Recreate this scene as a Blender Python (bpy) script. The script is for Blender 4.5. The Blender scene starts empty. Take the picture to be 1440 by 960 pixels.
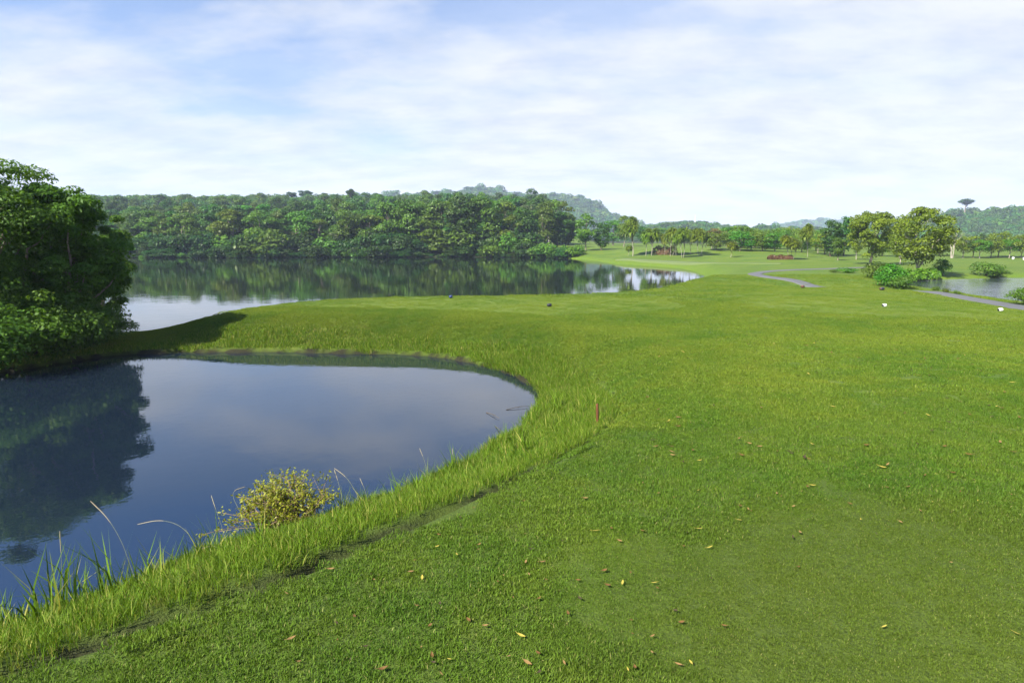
import bpy, math, random
import numpy as np
from mathutils import Vector, Euler, Matrix, Quaternion

RNG = np.random.default_rng(7)
random.seed(7)
scene = bpy.context.scene
COL = scene.collection
R = math.radians

# ------------------------------------------------------------------ camera model
F = 858.0
CAMZ = 2.0
PITCH = math.atan(142.0 / F)
CP, SP = math.cos(PITCH), math.sin(PITCH)
WL = -1.2          # pond and lake level
WR = -0.85         # right pond level

def ray(u, v):
    xc, yc = (u - 720.0) / F, (480.0 - v) / F
    return np.array([xc, CP + yc * SP, -SP + yc * CP])

def pix(u, v, z):
    d = ray(u, v)
    t = (z - CAMZ) / d[2]
    return np.array([d[0] * t, d[1] * t, z])

def pixd(u, v, dist):
    d = ray(u, v)
    t = dist / d[1]
    return np.array([d[0] * t, dist, CAMZ + d[2] * t])

def sstep(a, b, x):
    t = np.clip((x - a) / (b - a), 0, 1)
    return t * t * (3 - 2 * t)

# ------------------------------------------------------------------ shorelines
def poly(pts, z):
    return np.array([pix(u, v, z)[:2] for u, v in pts])

def smooth_poly(P, n=2):
    for _ in range(n):
        Q = np.roll(P, -1, axis=0)
        P = np.stack([0.75 * P + 0.25 * Q, 0.25 * P + 0.75 * Q], 1).reshape(-1, 2)
    return P

POND = smooth_poly(poly([(-420, 1080), (-200, 985), (0, 905), (130, 858), (300, 787), (480, 735), (560, 706),
    (640, 668), (700, 630), (745, 596), (766, 564), (752, 543), (715, 524), (650, 508), (600, 500), (480, 497),
    (330, 495), (170, 498), (100, 508), (0, 526), (-200, 545), (-500, 570)], WL), 2)
LAKE = smooth_poly(poly([(-700, 484), (-300, 479), (0, 475), (145, 472.5), (240, 467), (330, 450), (480, 437), (700, 433),
    (850, 430), (893, 419), (932, 406.5), (985, 398), (993, 391), (984, 384), (960, 377), (900, 373), (858, 370.5), (836, 366),
    (800, 363.2), (740, 362), (640, 361.2), (560, 362), (470, 361.6), (350, 362.4), (190, 362.6), (0, 363), (-700, 364)], WL), 2)
RPOND = smooth_poly(poly([(1268, 401), (1276, 394), (1300, 393), (1335, 393), (1380, 391), (1440, 390), (1640, 391), (1760, 420),
    (1680, 448), (1560, 440), (1440, 427), (1390, 419), (1340, 411), (1300, 406)], WR), 2)

def seg_dist(X, Y, P, closed=True):
    """signed distance to polygon (negative inside) or plain distance to a polyline"""
    shp = X.shape
    x, y = X.ravel(), Y.ravel()
    best = np.full(x.shape, 1e18)
    inside = np.zeros(x.shape, bool)
    n = len(P)
    for i in range(n if closed else n - 1):
        a, b = P[i], P[(i + 1) % n]
        e = b - a
        L2 = max(e @ e, 1e-12)
        t = np.clip(((x - a[0]) * e[0] + (y - a[1]) * e[1]) / L2, 0, 1)
        dx, dy = x - a[0] - t * e[0], y - a[1] - t * e[1]
        best = np.minimum(best, dx * dx + dy * dy)
        if closed:
            c = (a[1] > y) != (b[1] > y)
            with np.errstate(divide='ignore', invalid='ignore'):
                xi = a[0] + (y - a[1]) * e[0] / (e[1] if abs(e[1]) > 1e-12 else 1e-12)
            inside ^= c & (x < xi)
    d = np.sqrt(best)
    if closed:
        d = np.where(inside, -d, d)
    return d.reshape(shp)

# the worn line where the mown lawn meets the rough bank
TRENCH = np.array([pix(u, v, z)[:2] for u, v, z in [(-160, 1010, -.1), (20, 937, -.12), (150, 893, -.13), (250, 862, -.14),
    (340, 832, -.15), (470, 777, -.15), (600, 722, -.16), (690, 686, -.18), (760, 651, -.2), (815, 620, -.22), (858, 592, -.25),
    (872, 565, -.27), (866, 535, -.29), (842, 505, -.32), (800, 480, -.35)]])
ROUGH = np.vstack([TRENCH, [pix(u, v, z)[:2] for u, v, z in [(740, 466, -.36), (670, 458, -.37), (600, 453, -.37), (480, 449, -.38),
    (370, 450, -.45), (300, 455, -.55), (230, 470, -.75), (150, 482, -.95), (-100, 490, -1), (-100, 560, -1.3)]],
    [pix(u, v, -1.3)[:2] for u, v in [(200, 560), (600, 540), (650, 600), (400, 740), (200, 800), (0, 880), (-200, 960)]]])

# ------------------------------------------------------------------ land surface (lawn level)
ctrl = []
for (u, v, z) in [(20, 935, -.12), (340, 830, -.15), (600, 720, -.16), (760, 650, -.2), (858, 592, -.25), (872, 560, -.27),
        (800, 480, -.35), (480, 447, -.38), (650, 447, -.36), (550, 430, -.36), (500, 423, -.37), (700, 419, -.36), (850, 418, -.36), (800, 440, -.33),
        (930, 432, -.28), (340, 436, -.42), (290, 448, -.55), (240, 459, -.75), (190, 472, -.9), (150, 474, -.95), (0, 490, -.95),
        (1000, 470, -.2), (1200, 480, -.15), (1430, 485, -.12), (1100, 448, -.2), (1243, 432, -.05), (1400, 440, -.05), (1100, 420, -.1), (1180, 420, -.04),
        (1128, 404, -.2), (1239, 408, -.15), (1440, 436, -.45), (1350, 421, -.5), (1290, 408, -.52), (1000, 410, -.25), (1060, 405, -.25),
        (1130, 396, -.45), (1052, 385, -.45), (1100, 381, -.4), (1200, 376, -.4), (1000, 388, -.35), (1180, 389, -.3), (1020, 375, -.5), (1250, 372, -.45),
        (950, 369, -.55), (1100, 371, -.4), (1000, 362, -.35), (870, 360, -.6), (1060, 358, .2), (1150, 365, -.2), (1300, 375, -.5), (1430, 383, -.5),
        (1430, 366, -.6), (1300, 362, -.3), (1200, 362, -.3), (900, 352, .3), (1000, 351, .5), (1100, 353, .3), (1180, 402.5, -.14), (1240, 405, -.14)]:
    ctrl.append(pix(u, v, z))
for (x, y, z) in [(17.6, 35.5, -.66), (19.8, 34.3, -.68), (21.8, 33, -.68), (0, 0, 0), (0, -12, .05), (12, -10, .2), (-12, -10, -.2), (8, 2, .12), (14, 6, .12), (6, 8, 0), (1, 2.2, -.02), (4, 4.5, .02), (2.5, 6.5, -.1), (5, 12, -.12),
                  (30, 5, .3), (40, 20, 0), (70, 40, -.3), (-40, 10, -.9), (-40, -20, -.3), (40, -40, .5), (-80, 60, -1), (-60, 160, -.6),
                  (150, 60, .2), (180, 160, .8), (0, 200, 1.4), (100, 200, 1.2), (-150, 160, -.2), (-120, -60, 0), (120, -60, .5)]:
    ctrl.append(np.array([x, y, z]))
ctrl = np.array(ctrl, float)
def _phi(r2): return np.sqrt(r2 + 4.0)
_d2 = ((ctrl[:, None, :2] - ctrl[None, :, :2]) ** 2).sum(-1)
_n = len(ctrl)
_A = np.zeros((_n + 1, _n + 1))
_A[:_n, :_n] = _phi(_d2) - 0.01 * np.eye(_n)
_A[:_n, _n] = 1; _A[_n, :_n] = 1
_W = np.linalg.solve(_A, np.append(ctrl[:, 2], 0))

def land(X, Y):
    L = np.full(X.shape, _W[_n])
    for i in range(_n):
        L += _W[i] * _phi((X - ctrl[i, 0]) ** 2 + (Y - ctrl[i, 1]) ** 2)
    r = np.hypot(X, Y)
    far = sstep(130, 230, r)
    L = L * (1 - far) + 1.0 * far
    # wooded slope across the lake
    az = X / np.maximum(Y, 1e-3)
    m = (1 - sstep(0.02, 0.16, az)) * (Y > 0)
    L = L + m * 16.0 * sstep(140, 335, Y)
    # soft undulation of the course
    amp = 0.10 * sstep(12, 60, r)
    L = L + amp * (np.sin(X * .21 + 1.3) * np.cos(Y * .17 + .4) + .6 * np.sin(X * .09 - Y * .13))
    near = 0.006 * (1 - sstep(20, 40, r))
    L = L + near * (np.sin(X * 3.1 + Y * 1.7) + np.sin(X * 1.3 - Y * 2.9 + 1) + .7 * np.sin(X * 5.3 + 2) * np.sin(Y * 4.7))
    return L

def height(X, Y, full=False):
    X = np.asarray(X, float); Y = np.asarray(Y, float)
    L = land(X, Y)
    dp, dl, dr = seg_dist(X, Y, POND), seg_dist(X, Y, LAKE), seg_dist(X, Y, RPOND)
    wob = 0.05 * np.sin(X * 2.3 + Y * 3.7) + 0.04 * np.sin(X * 5.9 - Y * 4.1) + .02 * np.sin(X * 13 + 1) * np.sin(Y * 11)
    Z = L
    for d, w, W, wb in ((dp, WL, 2.3, 1.0), (dl, WL, 2.6, 1.5), (dr, WR, 2.0, 1.5)):
        d = d + wob * wb * (1 - sstep(.1, .6, np.abs(d)))
        t = np.clip(d / W, 0, 1)
        prof = 0.35 * t + 0.65 * t * t * (3 - 2 * t)
        bank = w + np.minimum(0.10, np.maximum(L - w, .02) * .5) * sstep(-0.02, 0.10, d) + (np.maximum(Z - w, 0.03) - .10) * prof
        bed = w - 0.02 - np.clip(-d, 0, 2.5) * 0.55
        Z = np.where(d > W, Z, np.where(d > 0, np.minimum(bank, np.maximum(Z, w + .03)), bed))
    tr = seg_dist(X, Y, TRENCH, closed=False)
    tn = 0.5 + 0.5 * np.sin(X * 7.1 + Y * 5.3) * np.sin(X * 3.3 - Y * 6.1 + .8)
    Z = Z - 0.13 * (.45 + .55 * tn) * np.exp(-(tr / 0.075) ** 2)
    if full:
        return Z, dp, dl, dr, tr
    return Z

def hz(x, y):
    return float(height(np.array([x]), np.array([y]))[0])

def ground(u, v, lim=400.0):
    """where the sight line through a pixel meets the land"""
    d = ray(u, v)
    ys = np.geomspace(1.5, lim, 900)
    t = ys / d[1]
    Z = height(d[0] * t, ys)
    below = (CAMZ + d[2] * t) < Z
    i = int(np.argmax(below)) if below.any() else len(ys) - 1
    return np.array([d[0] * t[i], ys[i], Z[i]])

# ------------------------------------------------------------------ mesh helpers
def np_mesh(name, V, F4=None, F3=None, attrs=None, smooth=False):
    V = np.asarray(V, np.float32)
    me = bpy.data.meshes.new(name)
    loops, starts, n = [], [], 0
    if F4 is not None and len(F4):
        F4 = np.asarray(F4, np.int32)
        loops.append(F4.ravel()); starts.append(np.arange(len(F4)) * 4); n = F4.size
    if F3 is not None and len(F3):
        F3 = np.asarray(F3, np.int32)
        loops.append(F3.ravel()); starts.append(n + np.arange(len(F3)) * 3)
    loops = np.concatenate(loops).astype(np.int32); starts = np.concatenate(starts).astype(np.int32)
    me.vertices.add(len(V)); me.vertices.foreach_set('co', V.ravel())
    me.loops.add(len(loops)); me.loops.foreach_set('vertex_index', loops)
    me.polygons.add(len(starts)); me.polygons.foreach_set('loop_start', starts)
    me.update(calc_edges=True)
    if smooth:
        me.polygons.foreach_set('use_smooth', np.ones(len(starts), bool))
    for k, a in (attrs or {}).items():
        at = me.attributes.new(k, 'FLOAT', 'POINT')
        at.data.foreach_set('value', np.asarray(a, np.float32))
    me.validate()
    return me

def link(name, me, mat=None, parent=None):
    o = bpy.data.objects.new(name, me)
    COL.objects.link(o)
    if mat is not None and len(me.materials) == 0:
        me.materials.append(mat)
    if parent is not None:
        o.parent = parent
    return o

def tag(o, label=None, cat=None, group=None, kind=None):
    if label: o['label'] = label
    if cat: o['category'] = cat
    if group: o['group'] = group
    if kind: o['kind'] = kind
    return o

def thing(name, label, cat, loc=(0, 0, 0), rz=0.0, group=None):
    o = bpy.data.objects.new(name, None)
    COL.objects.link(o)
    o.empty_display_size = .2
    o.location = loc; o.rotation_euler = (0, 0, rz)
    return tag(o, label, cat, group)

class Geo:
    def __init__(s): s.v = []; s.f4 = []; s.f3 = []; s.n = 0; s.t = []
    def add(s, V, F4=None, F3=None, tone=0.5):
        V = np.asarray(V, float)
        s.v.append(V)
        if F4 is not None and len(F4): s.f4.append(np.asarray(F4, int) + s.n)
        if F3 is not None and len(F3): s.f3.append(np.asarray(F3, int) + s.n)
        s.t.append(np.full(len(V), tone) if np.isscalar(tone) else tone)
        s.n += len(V)
    def tube(s, P, rad, k=7, tone=.5, cap=True):
        P = np.asarray(P, float); n = len(P)
        rad = np.full(n, rad) if np.isscalar(rad) else np.asarray(rad, float)
        T = np.gradient(P, axis=0)
        T /= np.linalg.norm(T, axis=1)[:, None] + 1e-9
        ref = np.array([0.31, .17, .93]) if abs(T[0, 2]) < .9 else np.array([1., 0.1, 0])
        rings = []
        for i in range(n):
            a = np.cross(T[i], ref); a /= np.linalg.norm(a) + 1e-9
            b = np.cross(T[i], a)
            th = np.arange(k) / k * 2 * math.pi
            rings.append(P[i] + rad[i] * (np.cos(th)[:, None] * a + np.sin(th)[:, None] * b))
        V = np.vstack(rings + [P[-1:]])
        q = []
        for i in range(n - 1):
            for j in range(k):
                q.append((i * k + j, i * k + (j + 1) % k, (i + 1) * k + (j + 1) % k, (i + 1) * k + j))
        t = [((n - 1) * k + j, (n - 1) * k + (j + 1) % k, n * k) for j in range(k)] if cap else []
        s.add(V, q, t, tone)
    def mesh(s, name, smooth=False):
        return np_mesh(name, np.vstack(s.v), np.vstack(s.f4) if s.f4 else None, np.vstack(s.f3) if s.f3 else None,
                       {'tone': np.concatenate(s.t)}, smooth)

def norm(a): return a / (np.linalg.norm(a, axis=-1, keepdims=True) + 1e-9)

def leaf_cards(C, N, size, rng, aspect=0.6, droop=0.0):
    """diamond leaves folded along the midrib: 4 verts, 2 tris each -> one bent quad. C centres, N normals"""
    n = len(C)
    rnd = norm(rng.normal(size=(n, 3)))
    A = norm(np.cross(N, rnd)); A[:, 2] -= droop; A = norm(A)
    B = norm(np.cross(N, A))
    s = size[:, None] if not np.isscalar(size) else size
    V = np.empty((n, 4, 3))
    V[:, 0] = C - A * s * .5
    V[:, 1] = C + B * s * .5 * aspect + N * s * .06
    V[:, 2] = C + A * s * .5
    V[:, 3] = C - B * s * .5 * aspect + N * s * .06
    Fq = np.arange(n * 4).reshape(n, 4)
    return V.reshape(-1, 3), Fq

# ------------------------------------------------------------------ materials
def mat(name):
    m = bpy.data.materials.new(name); m.use_nodes = True
    nt = m.node_tree; nt.nodes.clear()
    out = nt.nodes.new('ShaderNodeOutputMaterial')
    return m, nt, out

def N(nt, t, **kw):
    n = nt.nodes.new(t)
    for k, v in kw.items():
        if k == 'inp':
            for a, b in v.items(): n.inputs[a].default_value = b
        else: setattr(n, k, v)
    return n

def L(nt, a, b): nt.links.new(a, b)

def mixc(nt, fac, a, b, blend='MIX'):
    n = nt.nodes.new('ShaderNodeMix'); n.data_type = 'RGBA'; n.blend_type = blend
    for sock, val in ((n.inputs[0], fac), (n.inputs[6], a), (n.inputs[7], b)):
        if isinstance(val, (int, float)): sock.default_value = val
        elif isinstance(val, tuple): sock.default_value = (*val[:3], 1)
        else: L(nt, val, sock)
    return n.outputs[2]

def math_(nt, op, a, b=0.0, clamp=False):
    n = nt.nodes.new('ShaderNodeMath'); n.operation = op; n.use_clamp = clamp
    for sock, val in ((n.inputs[0], a), (n.inputs[1], b)):
        if isinstance(val, (int, float)): sock.default_value = val
        else: L(nt, val, sock)
    return n.outputs[0]

def ramp(nt, fac, stops):
    n = nt.nodes.new('ShaderNodeValToRGB')
    el = n.color_ramp.elements
    while len(el) < len(stops): el.new(0.5)
    for e, (p, c) in zip(el, stops):
        e.position = p; e.color = (*c, 1) if len(c) == 3 else c
    L(nt, fac, n.inputs[0])
    return n.outputs[0]

def noise(nt, vec, scale, detail=4, rough=.55):
    n = N(nt, 'ShaderNodeTexNoise', inp={'Scale': scale, 'Detail': detail, 'Roughness': rough})
    if vec is not None: L(nt, vec, n.inputs['Vector'])
    return n.outputs[0]

def foliage_mat(name, dark, light, rnd=.25, transl=.35, hue=.035, gloss=.25, rough=.5):
    m, nt, out = mat(name)
    at = N(nt, 'ShaderNodeAttribute', attribute_name='tone')
    c = mixc(nt, at.outputs['Fac'], dark, light)
    oi = N(nt, 'ShaderNodeObjectInfo')
    hs = N(nt, 'ShaderNodeHueSaturation')
    L(nt, c, hs.inputs['Color'])
    L(nt, math_(nt, 'ADD', math_(nt, 'MULTIPLY', oi.outputs['Random'], 1.3 * hue), .5 - .3 * hue), hs.inputs['Hue'])
    L(nt, math_(nt, 'ADD', math_(nt, 'MULTIPLY', oi.outputs['Random'], rnd), 1 - rnd / 2), hs.inputs['Value'])
    b = N(nt, 'ShaderNodeBsdfPrincipled', inp={'Roughness': rough, 'Specular IOR Level': gloss})
    L(nt, hs.outputs[0], b.inputs['Base Color'])
    t = N(nt, 'ShaderNodeBsdfTranslucent')
    L(nt, mixc(nt, 1.0, hs.outputs[0], (1.25, 1.15, .55), 'MULTIPLY'), t.inputs['Color'])
    mx = N(nt, 'ShaderNodeMixShader', inp={0: transl})
    L(nt, b.outputs[0], mx.inputs[1]); L(nt, t.outputs[0], mx.inputs[2])
    L(nt, mx.outputs[0], out.inputs[0])
    return m

def bark_mat(name, a, b, scale=6):
    m, nt, out = mat(name)
    tc = N(nt, 'ShaderNodeTexCoord')
    mp = N(nt, 'ShaderNodeMapping', inp={'Scale': (1, 1, .25)})
    L(nt, tc.outputs['Object'], mp.inputs[0])
    nz = noise(nt, mp.outputs[0], scale, 6, .65)
    p = N(nt, 'ShaderNodeBsdfPrincipled', inp={'Roughness': .85, 'Specular IOR Level': .2})
    L(nt, ramp(nt, nz, [(.3, a), (.7, b)]), p.inputs['Base Color'])
    bp = N(nt, 'ShaderNodeBump', inp={'Strength': .5, 'Distance': .02})
    L(nt, nz, bp.inputs['Height']); L(nt, bp.outputs[0], p.inputs['Normal'])
    L(nt, p.outputs[0], out.inputs[0])
    return m

def plain_mat(name, c, rough=.6, var=.15, scale=20, spec=.3):
    m, nt, out = mat(name)
    tc = N(nt, 'ShaderNodeTexCoord')
    nz = noise(nt, tc.outputs['Object'], scale, 5, .6)
    p = N(nt, 'ShaderNodeBsdfPrincipled', inp={'Roughness': rough, 'Specular IOR Level': spec})
    lo = tuple(x * (1 - var) for x in c); hi = tuple(min(1, x * (1 + var)) for x in c)
    L(nt, ramp(nt, nz, [(.3, lo), (.7, hi)]), p.inputs['Base Color'])
    L(nt, p.outputs[0], out.inputs[0])
    return m

# colours of mown turf shared by the turf sheet and its blades
MOWN_C = pix(1230, 900, 0)       # closely mown patch at the lawn's near end
def turf_color(nt, gain=1.0):
    """world-space turf colour: fresh green, yellower worn areas, an olive close-mown patch"""
    g = N(nt, 'ShaderNodeNewGeometry')
    pos = g.outputs['Position']
    n1 = noise(nt, pos, .35, 3, .6)
    n2 = noise(nt, pos, 2.2, 4, .6)
    c = mixc(nt, ramp(nt, n1, [(.35, (0, 0, 0)), (.65, (1, 1, 1))]), (.068 * gain, .134 * gain, .012 * gain), (.118 * gain, .172 * gain, .017 * gain))
    c = mixc(nt, ramp(nt, n2, [(.45, (0, 0, 0)), (.8, (.7, .7, .7))]), c, (.138 * gain, .172 * gain, .016 * gain))
    # olive, closely mown area
    sub = N(nt, 'ShaderNodeVectorMath', operation='SUBTRACT'); sub.inputs[1].default_value = (2.6, 2.6, 0)
    L(nt, pos, sub.inputs[0])
    sc = N(nt, 'ShaderNodeVectorMath', operation='MULTIPLY'); sc.inputs[1].default_value = (1 / 2.6, 1 / 2.3, 0)
    L(nt, sub.outputs[0], sc.inputs[0])
    ln = N(nt, 'ShaderNodeVectorMath', operation='LENGTH'); L(nt, sc.outputs[0], ln.inputs[0])
    dd = math_(nt, 'ADD', ln.outputs['Value'], math_(nt, 'MULTIPLY', math_(nt, 'SUBTRACT', n1, .5), .8))
    f = ramp(nt, dd, [(.6, (1, 1, 1)), (1.15, (0, 0, 0))])
    c = mixc(nt, math_(nt, 'MULTIPLY', f, .75), c, (.090 * gain, .120 * gain, .014 * gain))
    return c, pos

def make_ground_mat():
    m, nt, out = mat('turf_ground')
    c, pos = turf_color(nt, .92)
    fine = noise(nt, pos, 38, 3, .7)
    mid = noise(nt, pos, 9, 4, .7)
    c = mixc(nt, ramp(nt, fine, [(.35, (.75, .75, .75)), (.6, (0, 0, 0))]), c, (.018, .034, .006))
    c = mixc(nt, ramp(nt, mid, [(.3, (.4, .4, .4)), (.55, (0, 0, 0))]), c, (.035, .06, .008))
    tee = N(nt, 'ShaderNodeAttribute', attribute_name='tee').outputs['Fac']
    c = mixc(nt, math_(nt, 'MULTIPLY', tee, .6), c, mixc(nt, mixc(nt, .5, fine, mid), (.075, .115, .008), (.15, .19, .024)))
    ro = N(nt, 'ShaderNodeAttribute', attribute_name='rough').outputs['Fac']
    rc = mixc(nt, mid, (.055, .10, .006), (.09, .14, .010))
    c = mixc(nt, ro, c, rc)
    dry = N(nt, 'ShaderNodeAttribute', attribute_name='dry').outputs['Fac']
    c = mixc(nt, math_(nt, 'MULTIPLY', dry, ramp(nt, mid, [(.4, (0, 0, 0)), (.6, (1, 1, 1))])), c, (.13, .105, .045))
    th = N(nt, 'ShaderNodeAttribute', attribute_name='thatch_shade').outputs['Fac']
    c = mixc(nt, math_(nt, 'MULTIPLY', th, .7), c, mixc(nt, mid, (.026, .042, .006), (.045, .070, .009)))  # thatch tone, also painted in for the shade blades cast on the ground
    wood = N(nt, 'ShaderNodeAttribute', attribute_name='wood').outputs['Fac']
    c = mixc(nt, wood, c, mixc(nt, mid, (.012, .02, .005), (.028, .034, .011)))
    soil_shade = N(nt, 'ShaderNodeAttribute', attribute_name='soil_shade').outputs['Fac']
    c = mixc(nt, soil_shade, c, mixc(nt, mid, (.006, .008, .003), (.024, .022, .010)))  # bare earth, its colour darkened to look like grass shade
    p = N(nt, 'ShaderNodeBsdfPrincipled', inp={'Roughness': .8, 'Specular IOR Level': .15})
    L(nt, c, p.inputs['Base Color'])
    bp = N(nt, 'ShaderNodeBump', inp={'Strength': .8, 'Distance': .03})
    L(nt, math_(nt, 'ADD', fine, mid), bp.inputs['Height']); L(nt, bp.outputs[0], p.inputs['Normal'])
    L(nt, p.outputs[0], out.inputs[0])
    return m

def blade_mat(name, rough_grass=False, gain=1.06, tint=(1.0, 1.0, 1.0)):
    m, nt, out = mat(name)
    at = N(nt, 'ShaderNodeAttribute', attribute_name='tone').outputs['Fac']
    if rough_grass:
        g = N(nt, 'ShaderNodeNewGeometry')
        n1 = noise(nt, g.outputs['Position'], .8, 3, .6)
        c = mixc(nt, n1, (.064, .135, .008), (.112, .185, .012))
        c = mixc(nt, ramp(nt, at, [(.80, (0, 0, 0)), (.95, (1, 1, 1))]), c, (.20, .20, .05))
        oi = N(nt, 'ShaderNodeObjectInfo')
        dry = ramp(nt, oi.outputs['Random'], [(.95, (0, 0, 0)), (.99, (.4, .4, .4))])
        c = mixc(nt, dry, c, (.16, .14, .06))
    else:
        c, pos = turf_color(nt, gain)
        c = mixc(nt, 1.0, c, tint, 'MULTIPLY')
        c = mixc(nt, ramp(nt, at, [(.93, (0, 0, 0)), (1.0, (1, 1, 1))]), c, (.15, .15, .05))
    val = N(nt, 'ShaderNodeHueSaturation')
    L(nt, c, val.inputs['Color'])
    L(nt, math_(nt, 'ADD', math_(nt, 'MULTIPLY', at, .8), .55), val.inputs['Value'])
    p = N(nt, 'ShaderNodeBsdfPrincipled', inp={'Roughness': .6, 'Specular IOR Level': .10})
    L(nt, val.outputs[0], p.inputs['Base Color'])
    t = N(nt, 'ShaderNodeBsdfTranslucent')
    L(nt, mixc(nt, 1.0, val.outputs[0], (1.2, 1.15, .6), 'MULTIPLY'), t.inputs['Color'])
    mx = N(nt, 'ShaderNodeMixShader', inp={0: .35})
    L(nt, p.outputs[0], mx.inputs[1]); L(nt, t.outputs[0], mx.inputs[2])
    L(nt, mx.outputs[0], out.inputs[0])
    return m

def water_mat(name, base, bump_strength, scale, dist=.02, rough=.015, ior=1.33, stretch=(1, 1, 1)):
    m, nt, out = mat(name)
    g = N(nt, 'ShaderNodeNewGeometry')
    mp = N(nt, 'ShaderNodeMapping', inp={'Scale': stretch})
    L(nt, g.outputs['Position'], mp.inputs[0])
    n1 = noise(nt, mp.outputs[0], scale, 3, .55)
    n2 = noise(nt, mp.outputs[0], scale * .13, 2, .5)
    p = N(nt, 'ShaderNodeBsdfPrincipled', inp={'Roughness': rough, 'IOR': ior, 'Specular IOR Level': .5})
    p.inputs['Base Color'].default_value = (*base, 1)
    bp = N(nt, 'ShaderNodeBump', inp={'Strength': bump_strength, 'Distance': dist})
    L(nt, math_(nt, 'ADD', n1, math_(nt, 'MULTIPLY', n2, 2.5)), bp.inputs['Height'])
    L(nt, bp.outputs[0], p.inputs['Normal'])
    L(nt, p.outputs[0], out.inputs[0])
    return m

M_GROUND = make_ground_mat()
M_LAWN = blade_mat('lawn_blades')
M_LAWN_SHADED = blade_mat('shaded_lawn_blades', gain=.90, tint=(.88, 1.0, 1.0))  # darker copy for the near lawn: shade deep in the grass put into the colour
M_ROUGH = blade_mat('rough_blades', True)
M_POND = water_mat('pond_water', (.006, .011, .020), .10, 5.0, .012, .01, 1.8)
M_LAKE = water_mat('lake_water', (.007, .012, .008), .13, 2.2, .02, .02, ior=1.5, stretch=(.55, 1.0, 1))
M_RPOND = water_mat('rippled_water', (.02, .03, .03), .7, 5.0, .05, .04, ior=1.6, stretch=(.45, 1.0, 1))
M_BARK = bark_mat('grey_bark', (.09, .075, .06), (.22, .19, .155))
M_PALE = bark_mat('pale_bark', (.19, .17, .14), (.34, .31, .27))
M_SCREW = bark_mat('screw_pine_bark', (.15, .135, .11), (.30, .28, .24))
M_DARKBARK = bark_mat('dark_bark', (.035, .028, .02), (.09, .07, .05))
FOL = {
    'dark':   foliage_mat('dark_leaves', (.017, .050, .006), (.062, .130, .013), .55),
    'mid':    foliage_mat('green_leaves', (.030, .076, .006), (.105, .182, .014), .55),
    'yellow': foliage_mat('yellowish_leaves', (.042, .088, .005), (.128, .190, .012), .55),
    'bright': foliage_mat('bright_leaves', (.036, .105, .004), (.100, .205, .010), .2),
    'tan':    foliage_mat('tan_leaves', (.075, .058, .020), (.150, .115, .045), .3),
    'pale':   foliage_mat('pale_leaves', (.055, .075, .025), (.125, .145, .060), .3),
    'near':   foliage_mat('broad_leaves', (.030, .080, .007), (.085, .170, .013), .1, .42, .01, .2, .6),
    'olive':  foliage_mat('olive_leaves', (.095, .115, .006), (.230, .235, .018), .1, .35),
    'red':    foliage_mat('reddish_leaves', (.06, .035, .018), (.14, .075, .04), .1),
    'under':  foliage_mat('undergrowth_leaves', (.010, .030, .004), (.040, .088, .010), .4),
    'yellow_green':  foliage_mat('yellow_green_leaves', (.050, .092, .005), (.165, .225, .014), .12, hue=.0),  # brighter yellow green leaf colour with a fixed hue
    'strap':  foliage_mat('strap_leaves', (.060, .110, .007), (.185, .235, .024), .25, .3),
}

# ------------------------------------------------------------------ terrain sheet
def axis(lo_far, a, b, hi_far, step, g):
    mid = np.arange(a, b + 1e-6, step)
    up, s, x = [], step, b
    while x < hi_far:
        s *= g; x += s; up.append(x)
    dn, s, x = [], step, a
    while x > lo_far:
        s *= g; x -= s; dn.append(x)
    return np.concatenate([dn[::-1], mid, up])

gx = axis(-2600, -7, 4, 2600, .07, 1.032)
gy = axis(-250, 1.0, 14, 1900, .07, 1.026)
X, Y = np.meshgrid(gx, gy)
Z, DP, DL, DR, TR = height(X, Y, True)
nx, ny = len(gx), len(gy)
idx = np.arange(nx * ny).reshape(ny, nx)
quads = np.stack([idx[:-1, :-1], idx[:-1, 1:], idx[1:, 1:], idx[1:, :-1]], -1).reshape(-1, 4)
rough_d = seg_dist(X, Y, ROUGH)
w_rough = np.maximum(1 - sstep(-.12, .1, rough_d), 0)
w_rough = np.maximum(w_rough, (1 - sstep(1.0, 1.8, DL)) * .6)
w_rough = np.maximum(w_rough, (1 - sstep(.6, 1.4, DR)) * .6)
wob = .06 * np.sin(X * 9.1 + Y * 4.2) * np.sin(X * 4.3 - Y * 7.7)
dmin = np.minimum(np.minimum(DP, DL), DR)
w_soil_shade = (1 - sstep(.03, .18, dmin + wob)) * (1 - sstep(30, 55, np.hypot(X, Y)))
patch = .5 + .5 * np.sin(X * 5.1 + Y * 2.3) * np.sin(X * 2.3 - Y * 4.1 + .8)
w_soil_shade = np.maximum(w_soil_shade, (.35 + .65 * patch) * (1 - sstep(.05, .14, TR + wob * .5)) * (1 - .6 * sstep(6, 8, Y)))  # trench line: soil plus painted shade of the grass beside it
TEE = np.array([pix(u, v, z)[:2] for u, v, z in [(350, 433, -.42), (480, 446, -.38), (620, 446, -.36), (760, 442, -.34), (870, 436, -.3), (960, 432, -.28), (930, 420, -.33), (850, 417.5, -.36), (700, 417, -.36), (500, 421, -.37), (400, 425, -.4)]])
TEE2 = np.array([pix(u, v, z)[:2] for u, v, z in [(1060, 428, -.12), (1240, 440, -.05), (1420, 448, -.05), (1480, 441, -.1), (1340, 420, -.2), (1240, 404, -.15), (1130, 400, -.2), (1050, 410, -.15)]])
w_tee = np.maximum(1 - sstep(-.5, .6, seg_dist(X, Y, TEE)), 1 - sstep(-.5, .8, seg_dist(X, Y, TEE2)))
w_dry = (1 - sstep(.2, 1.2, np.abs(DP - 1.0))) * sstep(13, 16, Y) * (1 - sstep(-4.5, -2.5, X)) * .8
azm = X / np.maximum(Y, 1e-3)
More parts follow.
